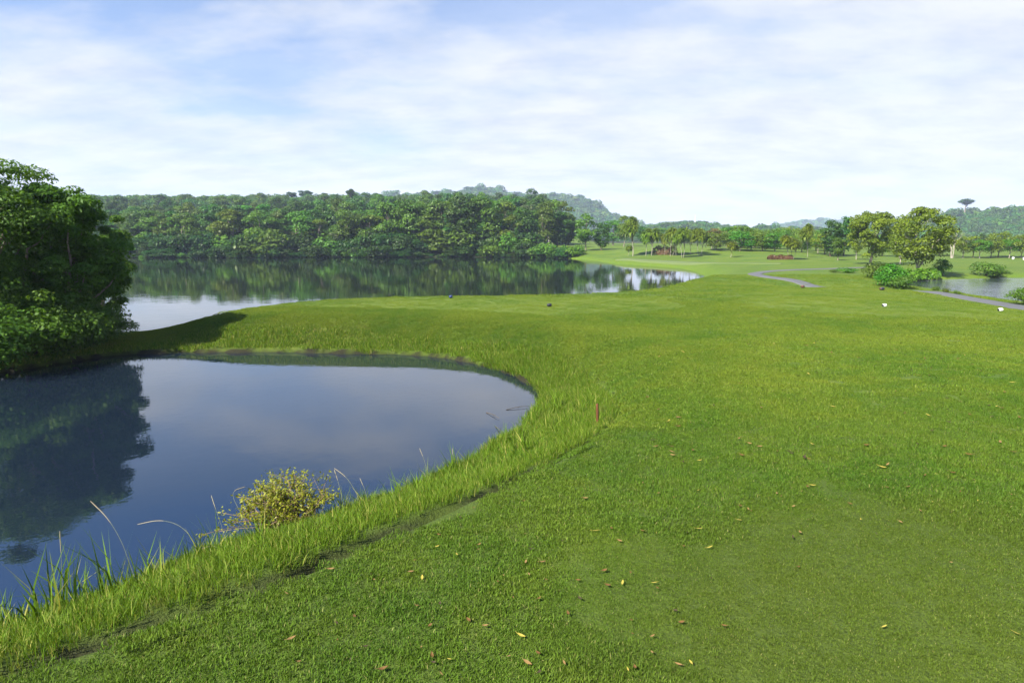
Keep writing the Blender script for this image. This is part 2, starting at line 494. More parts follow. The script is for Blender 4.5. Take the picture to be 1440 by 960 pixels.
rr = np.hypot(X, Y)
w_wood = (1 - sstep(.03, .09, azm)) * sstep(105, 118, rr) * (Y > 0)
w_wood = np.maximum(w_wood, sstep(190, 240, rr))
ter = link('ground', np_mesh('ground', np.stack([X, Y, Z], -1).reshape(-1, 3), quads, None,
        {'rough': w_rough.ravel(), 'soil_shade': w_soil_shade.ravel(), 'tee': w_tee.ravel(), 'dry': w_dry.ravel(), 'wood': w_wood.ravel(), 'thatch_shade': (.6 * (1 - sstep(6.5, 10, rr)) + .4 * (1 - sstep(30, 40, rr))).ravel()}, True), M_GROUND)
tag(ter, 'mown green golf course turf running out to the woods', 'ground', kind='structure')

# ------------------------------------------------------------------ water
def water(name, P, z, m, cell, label):
    """a flat sheet of small cells that ends just inside the banks"""
    lo, hi = P.min(0) - cell * 2, P.max(0) + cell * 2
    xs, ys = np.arange(lo[0], hi[0], cell), np.arange(lo[1], hi[1], cell)
    A, B = np.meshgrid(xs, ys)
    keep = seg_dist(A + cell / 2, B + cell / 2, P) < cell * .9 + .12
    nx_ = len(xs) + 1
    j, i = np.nonzero(keep)
    q = np.stack([j * nx_ + i, j * nx_ + i + 1, (j + 1) * nx_ + i + 1, (j + 1) * nx_ + i], -1)
    used, inv = np.unique(q, return_inverse=True)
    V = np.column_stack([lo[0] + (used % nx_) * cell, lo[1] + (used // nx_) * cell, np.full(len(used), z)])
    return tag(link(name, np_mesh(name, V, inv.reshape(q.shape)), m), label, 'water', kind='structure')
water('pond_water', POND, WL, M_POND, .2, 'calm dark blue pond below the mown lawn')
water('lake_water', LAKE, WL, M_LAKE, .6, 'wide still lake mirroring the wood behind it')
water('rippled_pond_water', RPOND, WR, M_RPOND, .4, 'rippled silvery pond beside the cart path')

# ------------------------------------------------------------------ cart path
def strip(name, pts, w, lift, m, label):
    P = np.array([ground(*p)[:2] if len(p) == 2 else p[:2] for p in pts])
    for _ in range(3):
        Q = np.empty((2 * len(P) - 2, 2)); Q[0::2] = .75 * P[:-1] + .25 * P[1:]; Q[1::2] = .25 * P[:-1] + .75 * P[1:]
        P = np.vstack([P[:1], Q, P[-1:]])
    T = norm(np.gradient(P, axis=0)); S = np.stack([-T[:, 1], T[:, 0]], 1)
    k = 7
    V = []
    for j in range(k):
        V.append(P + S * (w * (j / (k - 1) - .5)))
    V = np.stack(V, 1)
    ZZ = height(V[..., 0], V[..., 1])
    ZZ = np.maximum(ZZ, ZZ.mean(1, keepdims=True)) + lift
    n = len(P)
    VV = np.concatenate([V, ZZ[..., None]], -1)
    # thin slab with real edges
    low = VV.copy(); low[..., 2] -= .25
    id0 = np.arange(n * k).reshape(n, k); off = n * k
    q = [np.stack([id0[:-1, :-1], id0[:-1, 1:], id0[1:, 1:], id0[1:, :-1]], -1).reshape(-1, 4)]
    q.append(np.stack([id0[:-1, 0], id0[1:, 0], id0[1:, 0] + off, id0[:-1, 0] + off], -1))
    q.append(np.stack([id0[1:, -1], id0[:-1, -1], id0[:-1, -1] + off, id0[1:, -1] + off], -1))
    me = np_mesh(name, np.vstack([VV.reshape(-1, 3), low.reshape(-1, 3)]), np.vstack(q), None, None, True)
    return tag(link(name, me, m), label, 'path', kind='structure')

def asphalt():
    m, nt, out = mat('path_asphalt')
    g = N(nt, 'ShaderNodeNewGeometry')
    a = noise(nt, g.outputs['Position'], 60, 3, .7); b = noise(nt, g.outputs['Position'], .8, 4, .6)
    c = mixc(nt, b, (.046, .05, .056), (.085, .09, .094))
    c = mixc(nt, math_(nt, 'MULTIPLY', a, .5), c, (.06, .06, .06))
    p = N(nt, 'ShaderNodeBsdfPrincipled', inp={'Roughness': .85})
    L(nt, c, p.inputs['Base Color']); L(nt, p.outputs[0], out.inputs[0])
    return m
M_PATH = asphalt()
strip('cart_path', [(1620, 475), (1520, 452), (1440, 434), (1400, 427), (1350, 418.5), (1300, 410.5), (21.8, 33, 0), (19.8, 34.3, 0)], 1.15, .03, M_PATH, 'grey asphalt cart path curving past the rippled pond')
strip('cart_path', [(19.0, 34.8, 0), (17.6, 35.5, 0), (1120, 395.5), (1075, 390), (1057, 386), (1072, 382.5), (1120, 379.8), (1180, 377.5), (1225, 376), (1262, 377)], 0.9, .03, M_PATH, 'grey cart path making a hairpin bend on the fairway')
strip('footpath', [(872, 365), (905, 367.5), (950, 369.5), (1000, 370.5), (1050, 370.5), (1100, 371)], 1.5, .02, plain_mat('worn_turf', (.075, .105, .032), .9), 'pale track in front of the screw pines')

# ------------------------------------------------------------------ grass (points that carry tufts of blades)
def tuft(name, m, n, half, l0, l1, w0, w1, lean, rng, tri=False):
    base = np.column_stack([rng.uniform(-half, half, (n, 2)), np.full(n, -.005)])
    ln = rng.uniform(l0, l1, n) * rng.uniform(.7, 1.1, n)
    az = rng.uniform(0, 2 * math.pi, n)
    le = np.abs(rng.normal(0, lean, n))
    dirh = np.column_stack([np.cos(az), np.sin(az), np.zeros(n)])
    up = np.array([0, 0, 1.])
    d1 = norm(up + dirh * le[:, None]); d2 = norm(up + dirh * (le * 2.6 + .25)[:, None])
    az2 = az + math.pi / 2 + rng.normal(0, .7, n)
    side = np.column_stack([np.cos(az2), np.sin(az2), np.zeros(n)])
    w = rng.uniform(w0, w1, n)[:, None]
    m1 = base + d1 * (ln * .55)[:, None]
    tip = m1 + d2 * (ln * .5)[:, None]
    V = np.stack([base - side * w * .5, base + side * w * .5, m1 + side * w * .42, m1 - side * w * .42, tip], 1)
    i = np.arange(n)[:, None] * 5
    tone = np.repeat(rng.uniform(0, 1, n), 5)
    me = np_mesh(name, V.reshape(-1, 3), i + np.array([0, 1, 2, 3]), i + np.array([3, 2, 4]), {'tone': tone})
    me.materials.append(m)
    return bpy.data.objects.new(name, me)

def gn_scatter(name, protos, P, Nrm, scale, rng, label, cat, align=.8):
    """one object: a cloud of points, each carrying one of the tufts"""
    n = len(P)
    me = bpy.data.meshes.new(name)
    me.vertices.add(n); me.vertices.foreach_set('co', np.asarray(P, np.float32).ravel())
    rot = np.empty((n, 3), np.float32)
    zax = Vector((0, 0, 1))
    for i in range(n):
        nv = Vector(Nrm[i]); nv = (zax * (1 - align) + nv * align).normalized()
        q = zax.rotation_difference(nv) @ Quaternion((0, 0, 1), random.uniform(0, 6.283))
        rot[i] = q.to_euler()
    a = me.attributes.new('rot', 'FLOAT_VECTOR', 'POINT'); a.data.foreach_set('vector', rot.ravel())
    a = me.attributes.new('scl', 'FLOAT', 'POINT'); a.data.foreach_set('value', np.asarray(scale, np.float32))
    a = me.attributes.new('pick', 'INT', 'POINT'); a.data.foreach_set('value', rng.integers(0, len(protos), n).astype(np.int32))
    o = bpy.data.objects.new(name, me); COL.objects.link(o)
    pc = bpy.data.collections.new(name + '_tufts')
    for p in protos: pc.objects.link(p)
    ng = bpy.data.node_groups.new(name, 'GeometryNodeTree')
    ng.interface.new_socket('Geometry', in_out='INPUT', socket_type='NodeSocketGeometry')
    ng.interface.new_socket('Geometry', in_out='OUTPUT', socket_type='NodeSocketGeometry')
    gi = ng.nodes.new('NodeGroupInput'); go = ng.nodes.new('NodeGroupOutput')
    ci = ng.nodes.new('GeometryNodeCollectionInfo'); ci.inputs[0].default_value = pc
    ci.inputs['Separate Children'].default_value = True; ci.inputs['Reset Children'].default_value = True
    ip = ng.nodes.new('GeometryNodeInstanceOnPoints'); ip.inputs['Pick Instance'].default_value = True
    def named(nm, dt):
        q = ng.nodes.new('GeometryNodeInputNamedAttribute'); q.data_type = dt; q.inputs[0].default_value = nm
        return next(s for s in q.outputs if s.enabled and s.name == 'Attribute')
    ng.links.new(gi.outputs[0], ip.inputs['Points'])
    ng.links.new(ci.outputs[0], ip.inputs['Instance'])
    ng.links.new(named('pick', 'INT'), ip.inputs['Instance Index'])
    er = ng.nodes.new('FunctionNodeEulerToRotation')
    ng.links.new(named('rot', 'FLOAT_VECTOR'), er.inputs[0]); ng.links.new(er.outputs[0], ip.inputs['Rotation'])
    ng.links.new(named('scl', 'FLOAT'), ip.inputs['Scale'])
    ng.links.new(ip.outputs[0], go.inputs[0])
    md = o.modifiers.new('tufts', 'NODES'); md.node_group = ng
    return tag(o, label, cat, kind='stuff')

def normals(x, y, e=.06):
    hx = (height(x + e, y) - height(x - e, y)) / (2 * e)
    hy = (height(x, y + e) - height(x, y - e)) / (2 * e)
    return norm(np.column_stack([-hx, -hy, np.ones_like(hx)]))

def in_view(x, y, margin=.5):
    """ground that shows from the camera or from a step or two beside it"""
    lim = 720 / F + max(margin, .5)
    return (np.abs(x) < lim * (y * CP + (CAMZ) * SP) + 1.6) & (y > .2)

def jgrid(x0, x1, y0, y1, s, rng):
    a, b = np.meshgrid(np.arange(x0, x1, s), np.arange(y0, y1, s))
    a = a.ravel() + rng.uniform(-.28, .28, a.size) * s; b = b.ravel() + rng.uniform(-.28, .28, b.size) * s
    return a, b

rng = np.random.default_rng(11)
near_t = [tuft('lawn_tuft', M_LAWN_SHADED, 760, .14, .018, .036, .0035, .006, .55, rng) for _ in range(5)]
mown_t = [tuft('mown_tuft', M_LAWN_SHADED, 1500, .14, .012, .021, .0024, .004, .6, rng) for _ in range(4)]
mid_t = [tuft('lawn_tuft', M_LAWN, 1300, .29, .022, .040, .006, .010, .6, rng) for _ in range(4)]

def lawn_mask(x, y):
    dr_, tr_ = seg_dist(x, y, ROUGH), seg_dist(x, y, TRENCH, closed=False)
    dp_, dl_ = seg_dist(x, y, POND), seg_dist(x, y, LAKE)
    tn = rng.uniform(0, .14, x.shape)
    return (dr_ > 0.02) & (tr_ > np.where(y < 6.5, .08, .02) + tn * .5) & (dp_ > .6) & (dl_ > .5)

def mown_mask(x, y):
    return ((x - 2.6) / 2.6) ** 2 + ((y - 2.6) / 2.3) ** 2 + .35 * np.sin(x * 2.1 + y) * np.cos(y * 1.7 - x)

def scatter_lawn(name, protos, x, y, s0, s1, label):
    z = height(x, y)
    gn_scatter(name, protos, np.column_stack([x, y, z]), normals(x, y), rng.uniform(s0, s1, len(x)), rng, label, 'grass')

x, y = jgrid(-8, 17, .3, 10.6, .2, rng)
k = in_view(x, y) & lawn_mask(x, y) & (rng.uniform(size=x.shape) > sstep(7.2, 10.4, y))
x, y = x[k], y[k]
mm = mown_mask(x, y)
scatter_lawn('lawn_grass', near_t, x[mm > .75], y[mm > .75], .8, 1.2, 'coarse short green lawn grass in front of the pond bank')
x2, y2 = jgrid(-.5, 6.5, .1, 5.8, .19, rng)
k = in_view(x2, y2) & lawn_mask(x2, y2) & (mown_mask(x2, y2) < .95)
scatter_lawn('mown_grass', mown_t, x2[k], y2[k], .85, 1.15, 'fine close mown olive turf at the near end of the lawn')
x, y = jgrid(-18, 36, 7.2, 23, .42, rng)
k = in_view(x, y) & lawn_mask(x, y) & (seg_dist(x, y, TEE) > .3) & (seg_dist(x, y, TEE2) > .3) & (rng.uniform(size=x.shape) < sstep(7.0, 9.8, y) + .05)
scatter_lawn('lawn_grass', mid_t, x[k], y[k], .8, 1.15, 'short sunlit lawn grass between the foreground and the tees')
x, y = jgrid(-12, 6, 7, 24, .19, rng)
rd_ = seg_dist(x, y, ROUGH)
k = in_view(x, y) & lawn_mask(x, y) & (rd_ < 3.0)
fine_t = [tuft('bank_top_tuft', M_LAWN, 500, .14, .022, .042, .005, .008, .55, rng) for _ in range(4)]
scatter_lawn('lawn_grass', fine_t, x[k], y[k], .85, 1.25, 'lawn grass along the top of the pond bank')
far_lawn_t = [tuft('far_lawn_tuft', M_LAWN, 900, .5, .02, .038, .012, .02, .7, rng) for _ in range(3)]
x, y = jgrid(-16, 58, 20, 42, .8, rng)
k = in_view(x, y) & lawn_mask(x, y) & (seg_dist(x, y, TEE) > .4) & (seg_dist(x, y, TEE2) > .4) & (seg_dist(x, y, RPOND) > .8)
scatter_lawn('lawn_grass', far_lawn_t, x[k], y[k], .8, 1.2, 'turf of the fairway around and behind the tees')
tee_t = [tuft('tee_tuft', M_LAWN, 1300, .29, .010, .020, .006, .010, .7, rng) for _ in range(3)]
x, y = jgrid(-14, 24, 14, 34, .45, rng)
k = in_view(x, y) & ((seg_dist(x, y, TEE) < .4) | (seg_dist(x, y, TEE2) < .4))
scatter_lawn('tee_grass', tee_t, x[k], y[k], .8, 1.1, 'short clipped grass on the two tees')

# rough grass of the pond bank
rough_t = [tuft('rough_tuft', M_ROUGH, 95, .13, .07, .17, .004, .008, .32, rng) for _ in range(6)]
tall_t = [tuft('tall_tuft', M_ROUGH, 26, .07, .20, .42, .006, .011, .28, rng) for _ in range(5)]
far_t = [tuft('bank_tuft', M_ROUGH, 120, .2, .07, .15, .008, .013, .35, rng) for _ in range(4)]
x, y = jgrid(-10, 3, .6, 15.5, .10, rng)
k = in_view(x, y, .2)
x, y = x[k], y[k]
k = (seg_dist(x, y, ROUGH) < 0) & (seg_dist(x, y, POND) > .04) & (seg_dist(x, y, TRENCH, False) > rng.uniform(.06, .13, x.shape) * np.where(y < 6.5, 1, .5))
x, y = x[k], y[k]; z = height(x, y)
dtr = seg_dist(x, y, TRENCH, False)
sc = rng.uniform(.65, 1.25, len(x)) * (.6 + .45 * sstep(.1, .9, dtr))
gn_scatter('bank_grass', rough_t, np.column_stack([x, y, z]), normals(x, y), sc, rng, 'unmown yellow green grass on the near bank of the pond', 'grass', .45)
x, y = jgrid(-10, 1.5, 1.0, 10.5, .23, rng)
dpd = seg_dist(x, y, POND)
k = in_view(x, y, .2) & (dpd > -.02) & (dpd < 1.25) & (seg_dist(x, y, ROUGH) < 0) & (rng.uniform(size=x.shape) < .62)
x, y = x[k], y[k]; z = height(x, y)
gn_scatter('tall_grass', tall_t, np.column_stack([x, y, z]), normals(x, y), rng.uniform(.5, 1.1, len(x)) * np.where(rng.uniform(size=len(x)) < np.where(x < -2.2, .26, .12), 1.6, 1.0), rng, 'long bright green grass blades at the near water edge', 'grass', .2)
x, y = jgrid(-18, 3.5, 12.5, 24, .17, rng)
k = in_view(x, y, .2) & (seg_dist(x, y, ROUGH) < 0) & (seg_dist(x, y, POND) > .13)
x, y = x[k], y[k]; z = height(x, y)
gn_scatter('bank_grass', far_t, np.column_stack([x, y, z]), normals(x, y), rng.uniform(.6, 1.1, len(x)), rng, 'shaggy grass on the far bank of the pond below the tee', 'grass', .45)

# ------------------------------------------------------------------ trees
def crown_geo(rng, rx, ry, z0, z1, nblob, nleaf, leaf, blob=(.28, .42), flat=.75, shape='round', aspect=.65, up=.75, fill=.35, rag=0.0):
    g = Geo()
    zc, rz = (z0 + z1) / 2, (z1 - z0) / 2
    cs = []
    for i in range(nblob):
        while True:
            p = rng.uniform(-1, 1, 3)
            rad = np.linalg.norm(p)
            if rad < 1 and rad > .3: break
        p = p / rad * (rad ** (.7 if rag else .45))
        br = rng.uniform(*blob)
        if rag and rng.uniform() < .45: p = p * rng.uniform(1, 1 + rag); br *= .75
        if shape == 'cone': s = 1 - .55 * (p[2] * .5 + .5)
        elif shape == 'vase': s = .45 + .55 * (p[2] * .5 + .5)
        elif shape == 'dome': s = 1.0 if p[2] < 0 else math.sqrt(max(0, 1 - p[2] ** 2)) * .3 + .75
        else: s = 1
        q = np.array([p[0] * (rx * (1 - br * .6)) * s, p[1] * (ry * (1 - br * .6)) * s, zc + p[2] * (rz * (1 - br * .5))])
        cs.append((q, br * min(rx, ry) * rng.uniform(.8, 1.2)))
    w = np.array([b ** 2 for _, b in cs]); w /= w.sum()
    for (c, b), ww in zip(cs, w):
        n = max(6, int(nleaf * ww))
        d = norm(rng.normal(size=(n, 3)))
        fl = (d[:, 2] < 0) & (rng.uniform(size=n) < up)
        d[fl, 2] *= -1
        rr_ = b * np.where(rng.uniform(size=n) < fill, rng.uniform(.3, .9, n), rng.uniform(.85, 1.12, n))
        C = c + d * rr_[:, None] * np.array([1, 1, flat])
        Nn = norm(d * .8 + rng.normal(size=(n, 3)) * .55 + np.array([0, 0, .45]))
        V, q = leaf_cards(C, Nn, leaf * rng.uniform(.6, 1.35, n), rng, aspect)
        tone = np.clip(rng.normal(rng.uniform(.25, .75), .16, n), 0, 1)
        g.add(V, q, None, np.repeat(tone, 4))
    return g, cs

def trunk_geo(rng, cs, h, r, nlimb, lean=0.1, fork=.35, stems=1, tone=.5, k=8):
    g = Geo()
    for s in range(stems):
        off = rng.normal(0, .12 * h * .2, 2) if stems > 1 else np.zeros(2)
        top = np.array([rng.normal(0, lean * h * .5) + off[0] * 2, rng.normal(0, lean * h * .5) + off[1] * 2, h * rng.uniform(.7, .82)])
        t = np.linspace(0, 1, 8)[:, None]
        base = np.array([off[0], off[1], -.15])
        bend = np.array([rng.normal(0, .03 * h), rng.normal(0, .03 * h), 0])
        P = base + (top - base) * t + bend * np.sin(t * math.pi)
        rad = r * (1.0 - .72 * t[:, 0]) * (1 + .5 * np.exp(-t[:, 0] * 14)) / math.sqrt(stems)
        g.tube(P, rad, k, tone)
        order = rng.permutation(len(cs))[:max(1, nlimb // stems)]
        for j in order:
            c = cs[j][0]
            f = np.clip(rng.uniform(fork, .9), 0, 1)
            i0 = f * 7; a = int(i0); fr = i0 - a
            p0 = P[a] * (1 - fr) + P[min(a + 1, 7)] * fr
            if c[2] < p0[2] + .05 * h: 
                f = fork * .9; p0 = P[int(f * 7)]
            tt = np.linspace(0, 1, 6)[:, None]
            midp = np.array([0, 0, .10 * np.linalg.norm(c - p0)])
            Q = p0 + (c - p0) * tt + midp * np.sin(tt * math.pi)
            Q[1:-1] += rng.normal(0, .015 * h, (4, 3))
            r0 = r * (1 - .72 * f) * .6 / math.sqrt(stems)
            g.tube(Q, r0 * (1 - .8 * tt[:, 0]) + .004 * h * .3, max(5, k - 2), tone)
    return g

class Proto:
    """one kind of tree: trunk and crown meshes that copies share; h is the height it was modelled at"""
    def __init__(s, name, fol, bark, h, crown, trunk):
        s.name, s.h = name, h
        s.crown, s.trunk = crown, trunk
        s.crown.materials.append(FOL[fol]); s.trunk.materials.append(bark)

def make_proto(name, fol, bark, seed, h=8., rx=2.6, z0=.25, nblob=26, nleaf=2600, leaf=.34, r=.14, nlimb=8, stems=1, shape='round', blob=(.26, .42), up=.75, fork=.35, fill=.35, lean=.08):
    rg = np.random.default_rng(seed)
    g, cs = crown_geo(rg, rx, rx, z0 * h, h, nblob, nleaf, leaf, blob, .75, shape, .65, up, fill)
    t = trunk_geo(rg, cs, h, r, nlimb, lean, fork, stems)
    return Proto(name, fol, bark, h, g.mesh('crown'), t.mesh('trunk', True))

def plant(p, x, y, h, label, cat='tree', group=None, name=None, rz=None, wide=1.0, z=None):
    o = thing(name or p.name, label, cat, (x, y, hz(x, y) if z is None else z), random.uniform(0, 6.28) if rz is None else rz, group)
    s = h / p.h
    o.scale = (s * wide, s * wide, s)
    link('trunk', p.trunk, None, o); link('crown', p.crown, None, o)
    return o

def plant_px(p, u, vb, vt, label, group=None, wide=1.0, cat='tree', name=None, rz=None, depth=None):
    """stands where the pixel meets the land, as tall as its top pixel says"""
    if depth is None: g = ground(u, vb)
    else:
        q = pixd(u, vb, depth); g = np.array([q[0], q[1], hz(q[0], q[1])])
    top = pixd(u, vt, g[1])[2]
    return plant(p, g[0], g[1], max(.3, top - g[2]), label, cat, group, name, rz, wide, z=g[2])

# kinds of tree in the wood across the lake
KINDS = [
    ('dark',   [make_proto('broadleaf_tree', 'dark', M_DARKBARK, s, rx=2.5, z0=.03, nblob=38, nleaf=4200, up=.7) for s in (1, 2)], 'dark green round crowned tree'),
    ('mid',    [make_proto('broadleaf_tree', 'mid', M_BARK, s, rx=2.5, z0=.10, nblob=20, nleaf=4200, shape='dome', blob=(.36, .54)) for s in (3, 4, 5)], 'mid green lumpy crowned tree'),
    ('yellow', [make_proto('broadleaf_tree', 'yellow', M_BARK, s, rx=2.5, z0=.14, nblob=18, nleaf=3200, blob=(.32, .50)) for s in (6, 7)], 'yellowish green leafy tree'),
    ('bright', [make_proto('broadleaf_tree', 'bright', M_BARK, s, rx=2.3, z0=.15, nblob=24, nleaf=2600) for s in (8,)], 'bright green tree'),
    ('pale',   [make_proto('sparse_tree', 'pale', M_PALE, s, rx=2.2, z0=.32, nblob=24, nleaf=1300, nlimb=16, stems=2, shape='vase', blob=(.16, .28), r=.13) for s in (9, 10)], 'thin pale grey branched tree'),
]
KD = {k: (p, l) for k, p, l in KINDS}
rf = random.Random(5)
def pick(*ks):
    k = rf.choice(ks); return rf.choice(KD[k][0]), KD[k][1]

# front row of the wood, along the far shore
WOODF = 'front row trees of the wood across the lake'
u = -160.0
while u < 742:
    p, l = pick('dark', 'mid', 'mid', 'yellow', 'mid', 'dark', 'pale' if u < 520 else 'mid', 'yellow', 'bright' if rf.random() < .3 else 'mid')
    g = pix(u, 361.0, WL)
    dd = rf.uniform(.8, 5)
    x_, y_ = g[0] * (1 + dd / g[1]), g[1] + dd
    vt = {True: 311, False: 296}[u < 480] + rf.uniform(-19, 17)
    if 560 < u < 700: vt -= 8
    h = pixd(u, vt, y_)[2] - hz(x_, y_)
    plant(p, x_, y_, h, l + ' in the front row of the wood at the lake shore', group=WOODF + ', ' + l.split(' tree')[0], wide=rf.uniform(1.0, 1.3) * min(1.15, 9 / h))
    u += rf.uniform(9, 17)
# rows behind
WOODB = 'trees in the rows behind the lake shore'
for row, (dd0, step, v0, v1) in enumerate([(14, 15, 299, 286), (38, 15, 291, 277), (76, 17, 283, 272), (125, 19, 277, 272)]):
    u = -120.0 + row * 7
    while u < 800 - row * 8:
        p, l = pick('dark', 'mid', 'dark', 'mid', 'mid', 'yellow' if row < 2 else 'dark', 'bright' if rf.random() < .25 else 'dark')
        g = pix(min(u, 740), 361, WL)
        y_ = g[1] + dd0 * rf.uniform(.8, 1.2)
        x_ = (u - 720) / F * y_ / 1.0 * 1.0
        x_ = ray(u, 330)[0] / ray(u, 330)[1] * y_
        f = min(max((u - 150) / 450, 0), 1)
        vt = v0 + (v1 - v0) * f + rf.uniform(-5, 9) - (6 if rf.random() < .08 else 0)
        if u > 770: vt += 6
        h = pixd(u, vt, y_)[2] - hz(x_, y_)
        h = min(max(h, 6), 18)
        plant(p, x_, y_, h, l + ' in the rear rows of the wood across the lake', group=WOODB + ', ' + l.split(' tree')[0], wide=rf.uniform(.95, 1.25) * min(1.1, 9 / h))
        u += step * rf.uniform(.75, 1.25)

# low bushes that overhang the far shore
def shore_y(u):
    d = ray(u, 340); ys = np.linspace(100, 128, 113)
    s = seg_dist(d[0] / d[1] * ys, ys, LAKE)
    return float(ys[np.argmax(s > 0)])
def bush_proto(name, fol, seed, rx=1.0, h=1.0, nblob=16, nleaf=1300, leaf=.16, bark=M_DARKBARK, blob=(.3, .5), aspect=.6, up=.8, rag=0.0):
    rg = np.random.default_rng(seed)
    g, cs = crown_geo(rg, rx, rx, 0.02 * h, h, nblob, nleaf, leaf, blob, .8, 'dome', aspect, up, .3, rag)
    t = trunk_geo(rg, cs, h, .035, 7, .1, .1, 3, k=6)
    return Proto(name, fol, bark, h, g.mesh('leaves'), t.mesh('stems', True))
def bush(p, x, y, h, label, cat='bush', group=None, wide=1.0, z=None, rz=None):
    o = thing(p.name, label, cat, (x, y, (hz(x, y) if z is None else z)), random.uniform(0, 6.28) if rz is None else rz, group)
    s = h / p.h
    o.scale = (s * wide, s * wide, s)
    link('stems', p.trunk, None, o); link('leaves', p.crown, None, o)
    return o
BUSH = [bush_proto('bush', 'under', 21), bush_proto('bush', 'mid', 22), bush_proto('bush', 'mid', 23), bush_proto('bush', 'yellow', 24)]
u = -100.0
while u < 800:
    g = pix(u, 361.4, WL)
    y_ = shore_y(u) + rf.uniform(-.4, .8); x_ = g[0] * y_ / g[1]
    b = BUSH[0] if rf.random() < .8 else rf.choice(BUSH[1:3] if rf.random() < .85 else BUSH)
    bush(b, x_, y_, 0.6 + 1.7 * rf.random() ** 2.8, 'low leafy bush overhanging the water on the far lake shore', group='bushes along the far lake shore', wide=rf.uniform(1.0, 1.5), z=max(hz(x_, y_), WL) - .2)
    u += rf.uniform(4.5, 10)

# undergrowth under the front trees
u = -120.0
while u < 745:
    y_ = shore_y(u) + rf.uniform(2.0, 7.0); x_ = ray(u, 340)[0] / ray(u, 340)[1] * y_
    bush(BUSH[0] if rf.random() < .65 else BUSH[1], x_, y_, rf.uniform(2.0, 4.2), 'tall dark undergrowth bush between the trunks of the wood', group='undergrowth of the wood', wide=rf.uniform(.8, 1.2), z=hz(x_, y_) - .15)
    u += rf.uniform(7, 13)

# single trees between the wood and the fairway
P_ROUND = make_proto('round_tree', 'yellow_green', M_BARK, 31, h=6, rx=2.4, z0=.08, nblob=60, nleaf=15000, leaf=.18, r=.13, shape='dome', blob=(.2, .32))
P_WIDE = make_proto('spreading_tree', 'yellow_green', M_PALE, 32, h=5.5, rx=2.6, z0=.14, nblob=56, nleaf=11000, leaf=.17, r=.075, nlimb=14, blob=(.17, .30), fork=.25)
P_TAN = make_proto('dry_leafed_tree', 'tan', M_PALE, 33, h=6, rx=2.0, z0=.42, nblob=22, nleaf=1500, leaf=.24, nlimb=14, stems=2, shape='vase', blob=(.18, .3), r=.11)
P_BARE = make_proto('sparse_tree', 'pale', M_PALE, 34, h=6, rx=2.0, z0=.5, nblob=16, nleaf=420, leaf=.22, nlimb=16, stems=2, shape='vase', blob=(.14, .24), r=.13, fork=.25, lean=.2)
P_SMALL = [make_proto('orchard_tree', 'yellow_green', M_BARK, 35 + i, h=5, rx=2.4, z0=.24, nblob=26, nleaf=2400, leaf=.28, r=.09) for i in range(2)] + \
          [make_proto('orchard_tree', 'bright', M_PALE, 37, h=5, rx=2.4, z0=.26, nblob=26, nleaf=2400, leaf=.28, r=.09)]
P_BUSHY = [make_proto('bushy_tree', f_, M_BARK, 38 + i_, h=5, rx=2.5, z0=.06, nblob=30, nleaf=2600, leaf=.28, r=.09) for i_, f_ in enumerate(('yellow_green', 'yellow', 'bright'))]
dk, md, yl, br, pl = (KD[k][0] for k in ('dark', 'mid', 'yellow', 'bright', 'pale'))

plant_px(pl[0], 742, 345, 279, 'tall thin tree with bare white trunk at the right end of the wood', wide=.8)
plant_px(P_TAN, 775, 346, 304, 'orange brown leafed tree on the lawn beside the wood', wide=1.1)
plant_px(yl[0], 824, 353, 301, 'olive yellow rounded tree by the lake at the right end of the wood', wide=1.05, rz=1.0)
plant_px(dk[0], 846, 352, 310, 'dark tree with short trunk between the olive tree and the screw pines', wide=1.0)
plant_px(yl[1], 877, 347, 302, 'yellow green tree crown behind the tallest screw pine', wide=.8)
for i, (uu, vb, vt, pp, ll) in enumerate([(800, 344, 303, dk[1], 'dark green tree behind the orange brown tree'), (862, 345, 308, md[0], 'green tree behind the olive yellow tree'),
        (930, 343, 320, br[0], 'bright green dome shaped tree behind the screw pines'), (905, 343, 316, dk[0], 'dark tree behind the forked screw pine trunks'),
        (955, 342, 325, md[1], 'green tree behind the screw pine cluster'), (985, 344, 322, pl[1], 'brownish sparse tree behind the screw pine grove'),
        (1003, 350, 321, P_TAN, 'dull brown green tree right of the screw pine grove'), (1022, 348, 318, md[2], 'wide olive tree behind the leaning screw pine'),
        (1042, 349, 317, yl[0], 'yellow olive tree in the middle of the far fairway trees'), (1060, 348, 321, md[0], 'green tree left of the hairpin bend trees'),
        (1078, 350, 322, dk[1], 'dark round tree behind the paler fairway trees'), (1093, 350, 321, md[1], 'mid green tree above the brown hedge'),
        (1108, 347, 318, dk[0], 'dark tree behind the three stemmed screw pine'), (1122, 349, 322, yl[1], 'yellowish tree behind the single stemmed screw pine'),
        (1150, 356, 328, br[0], 'small bright green tree left of the tall dark tree'), (1168, 361, 305, dk[0], 'tall dark green tree left of the round tree'),
        (1186, 360, 303, dk[1], 'dark green tree overlapping the left of the round tree'), (1178, 366, 332, md[0], 'low bushy green tree in front of the dark pair')]):
    if 8 <= i <= 13: pp = P_BUSHY[i % 3]
    plant_px(pp, uu, vb, vt, ll, wide=(1.45 if i < 14 else 1.0 if i not in (15, 16) else .85))
plant_px(P_ROUND, 1222, 373, 291, 'large round yellow green tree with short thick trunk', wide=.95, rz=2.0)
plant_px(P_WIDE, 1204, 365, 308, 'slim tree with white trunk beside the large round tree', wide=.55)
plant_px(P_WIDE, 1292, 388, 289, 'spreading yellow green tree on the bank of the rippled pond', wide=.92, rz=.6)
plant_px(P_WIDE, 1265, 371, 312, 'smaller spreading tree between the round tree and the pond tree', wide=.75, rz=3.0)
plant_px(P_BARE, 1338, 363, 318, 'nearly bare tree with leaning white trunk right of the pond tree', wide=1.1, rz=.3)
i = 0
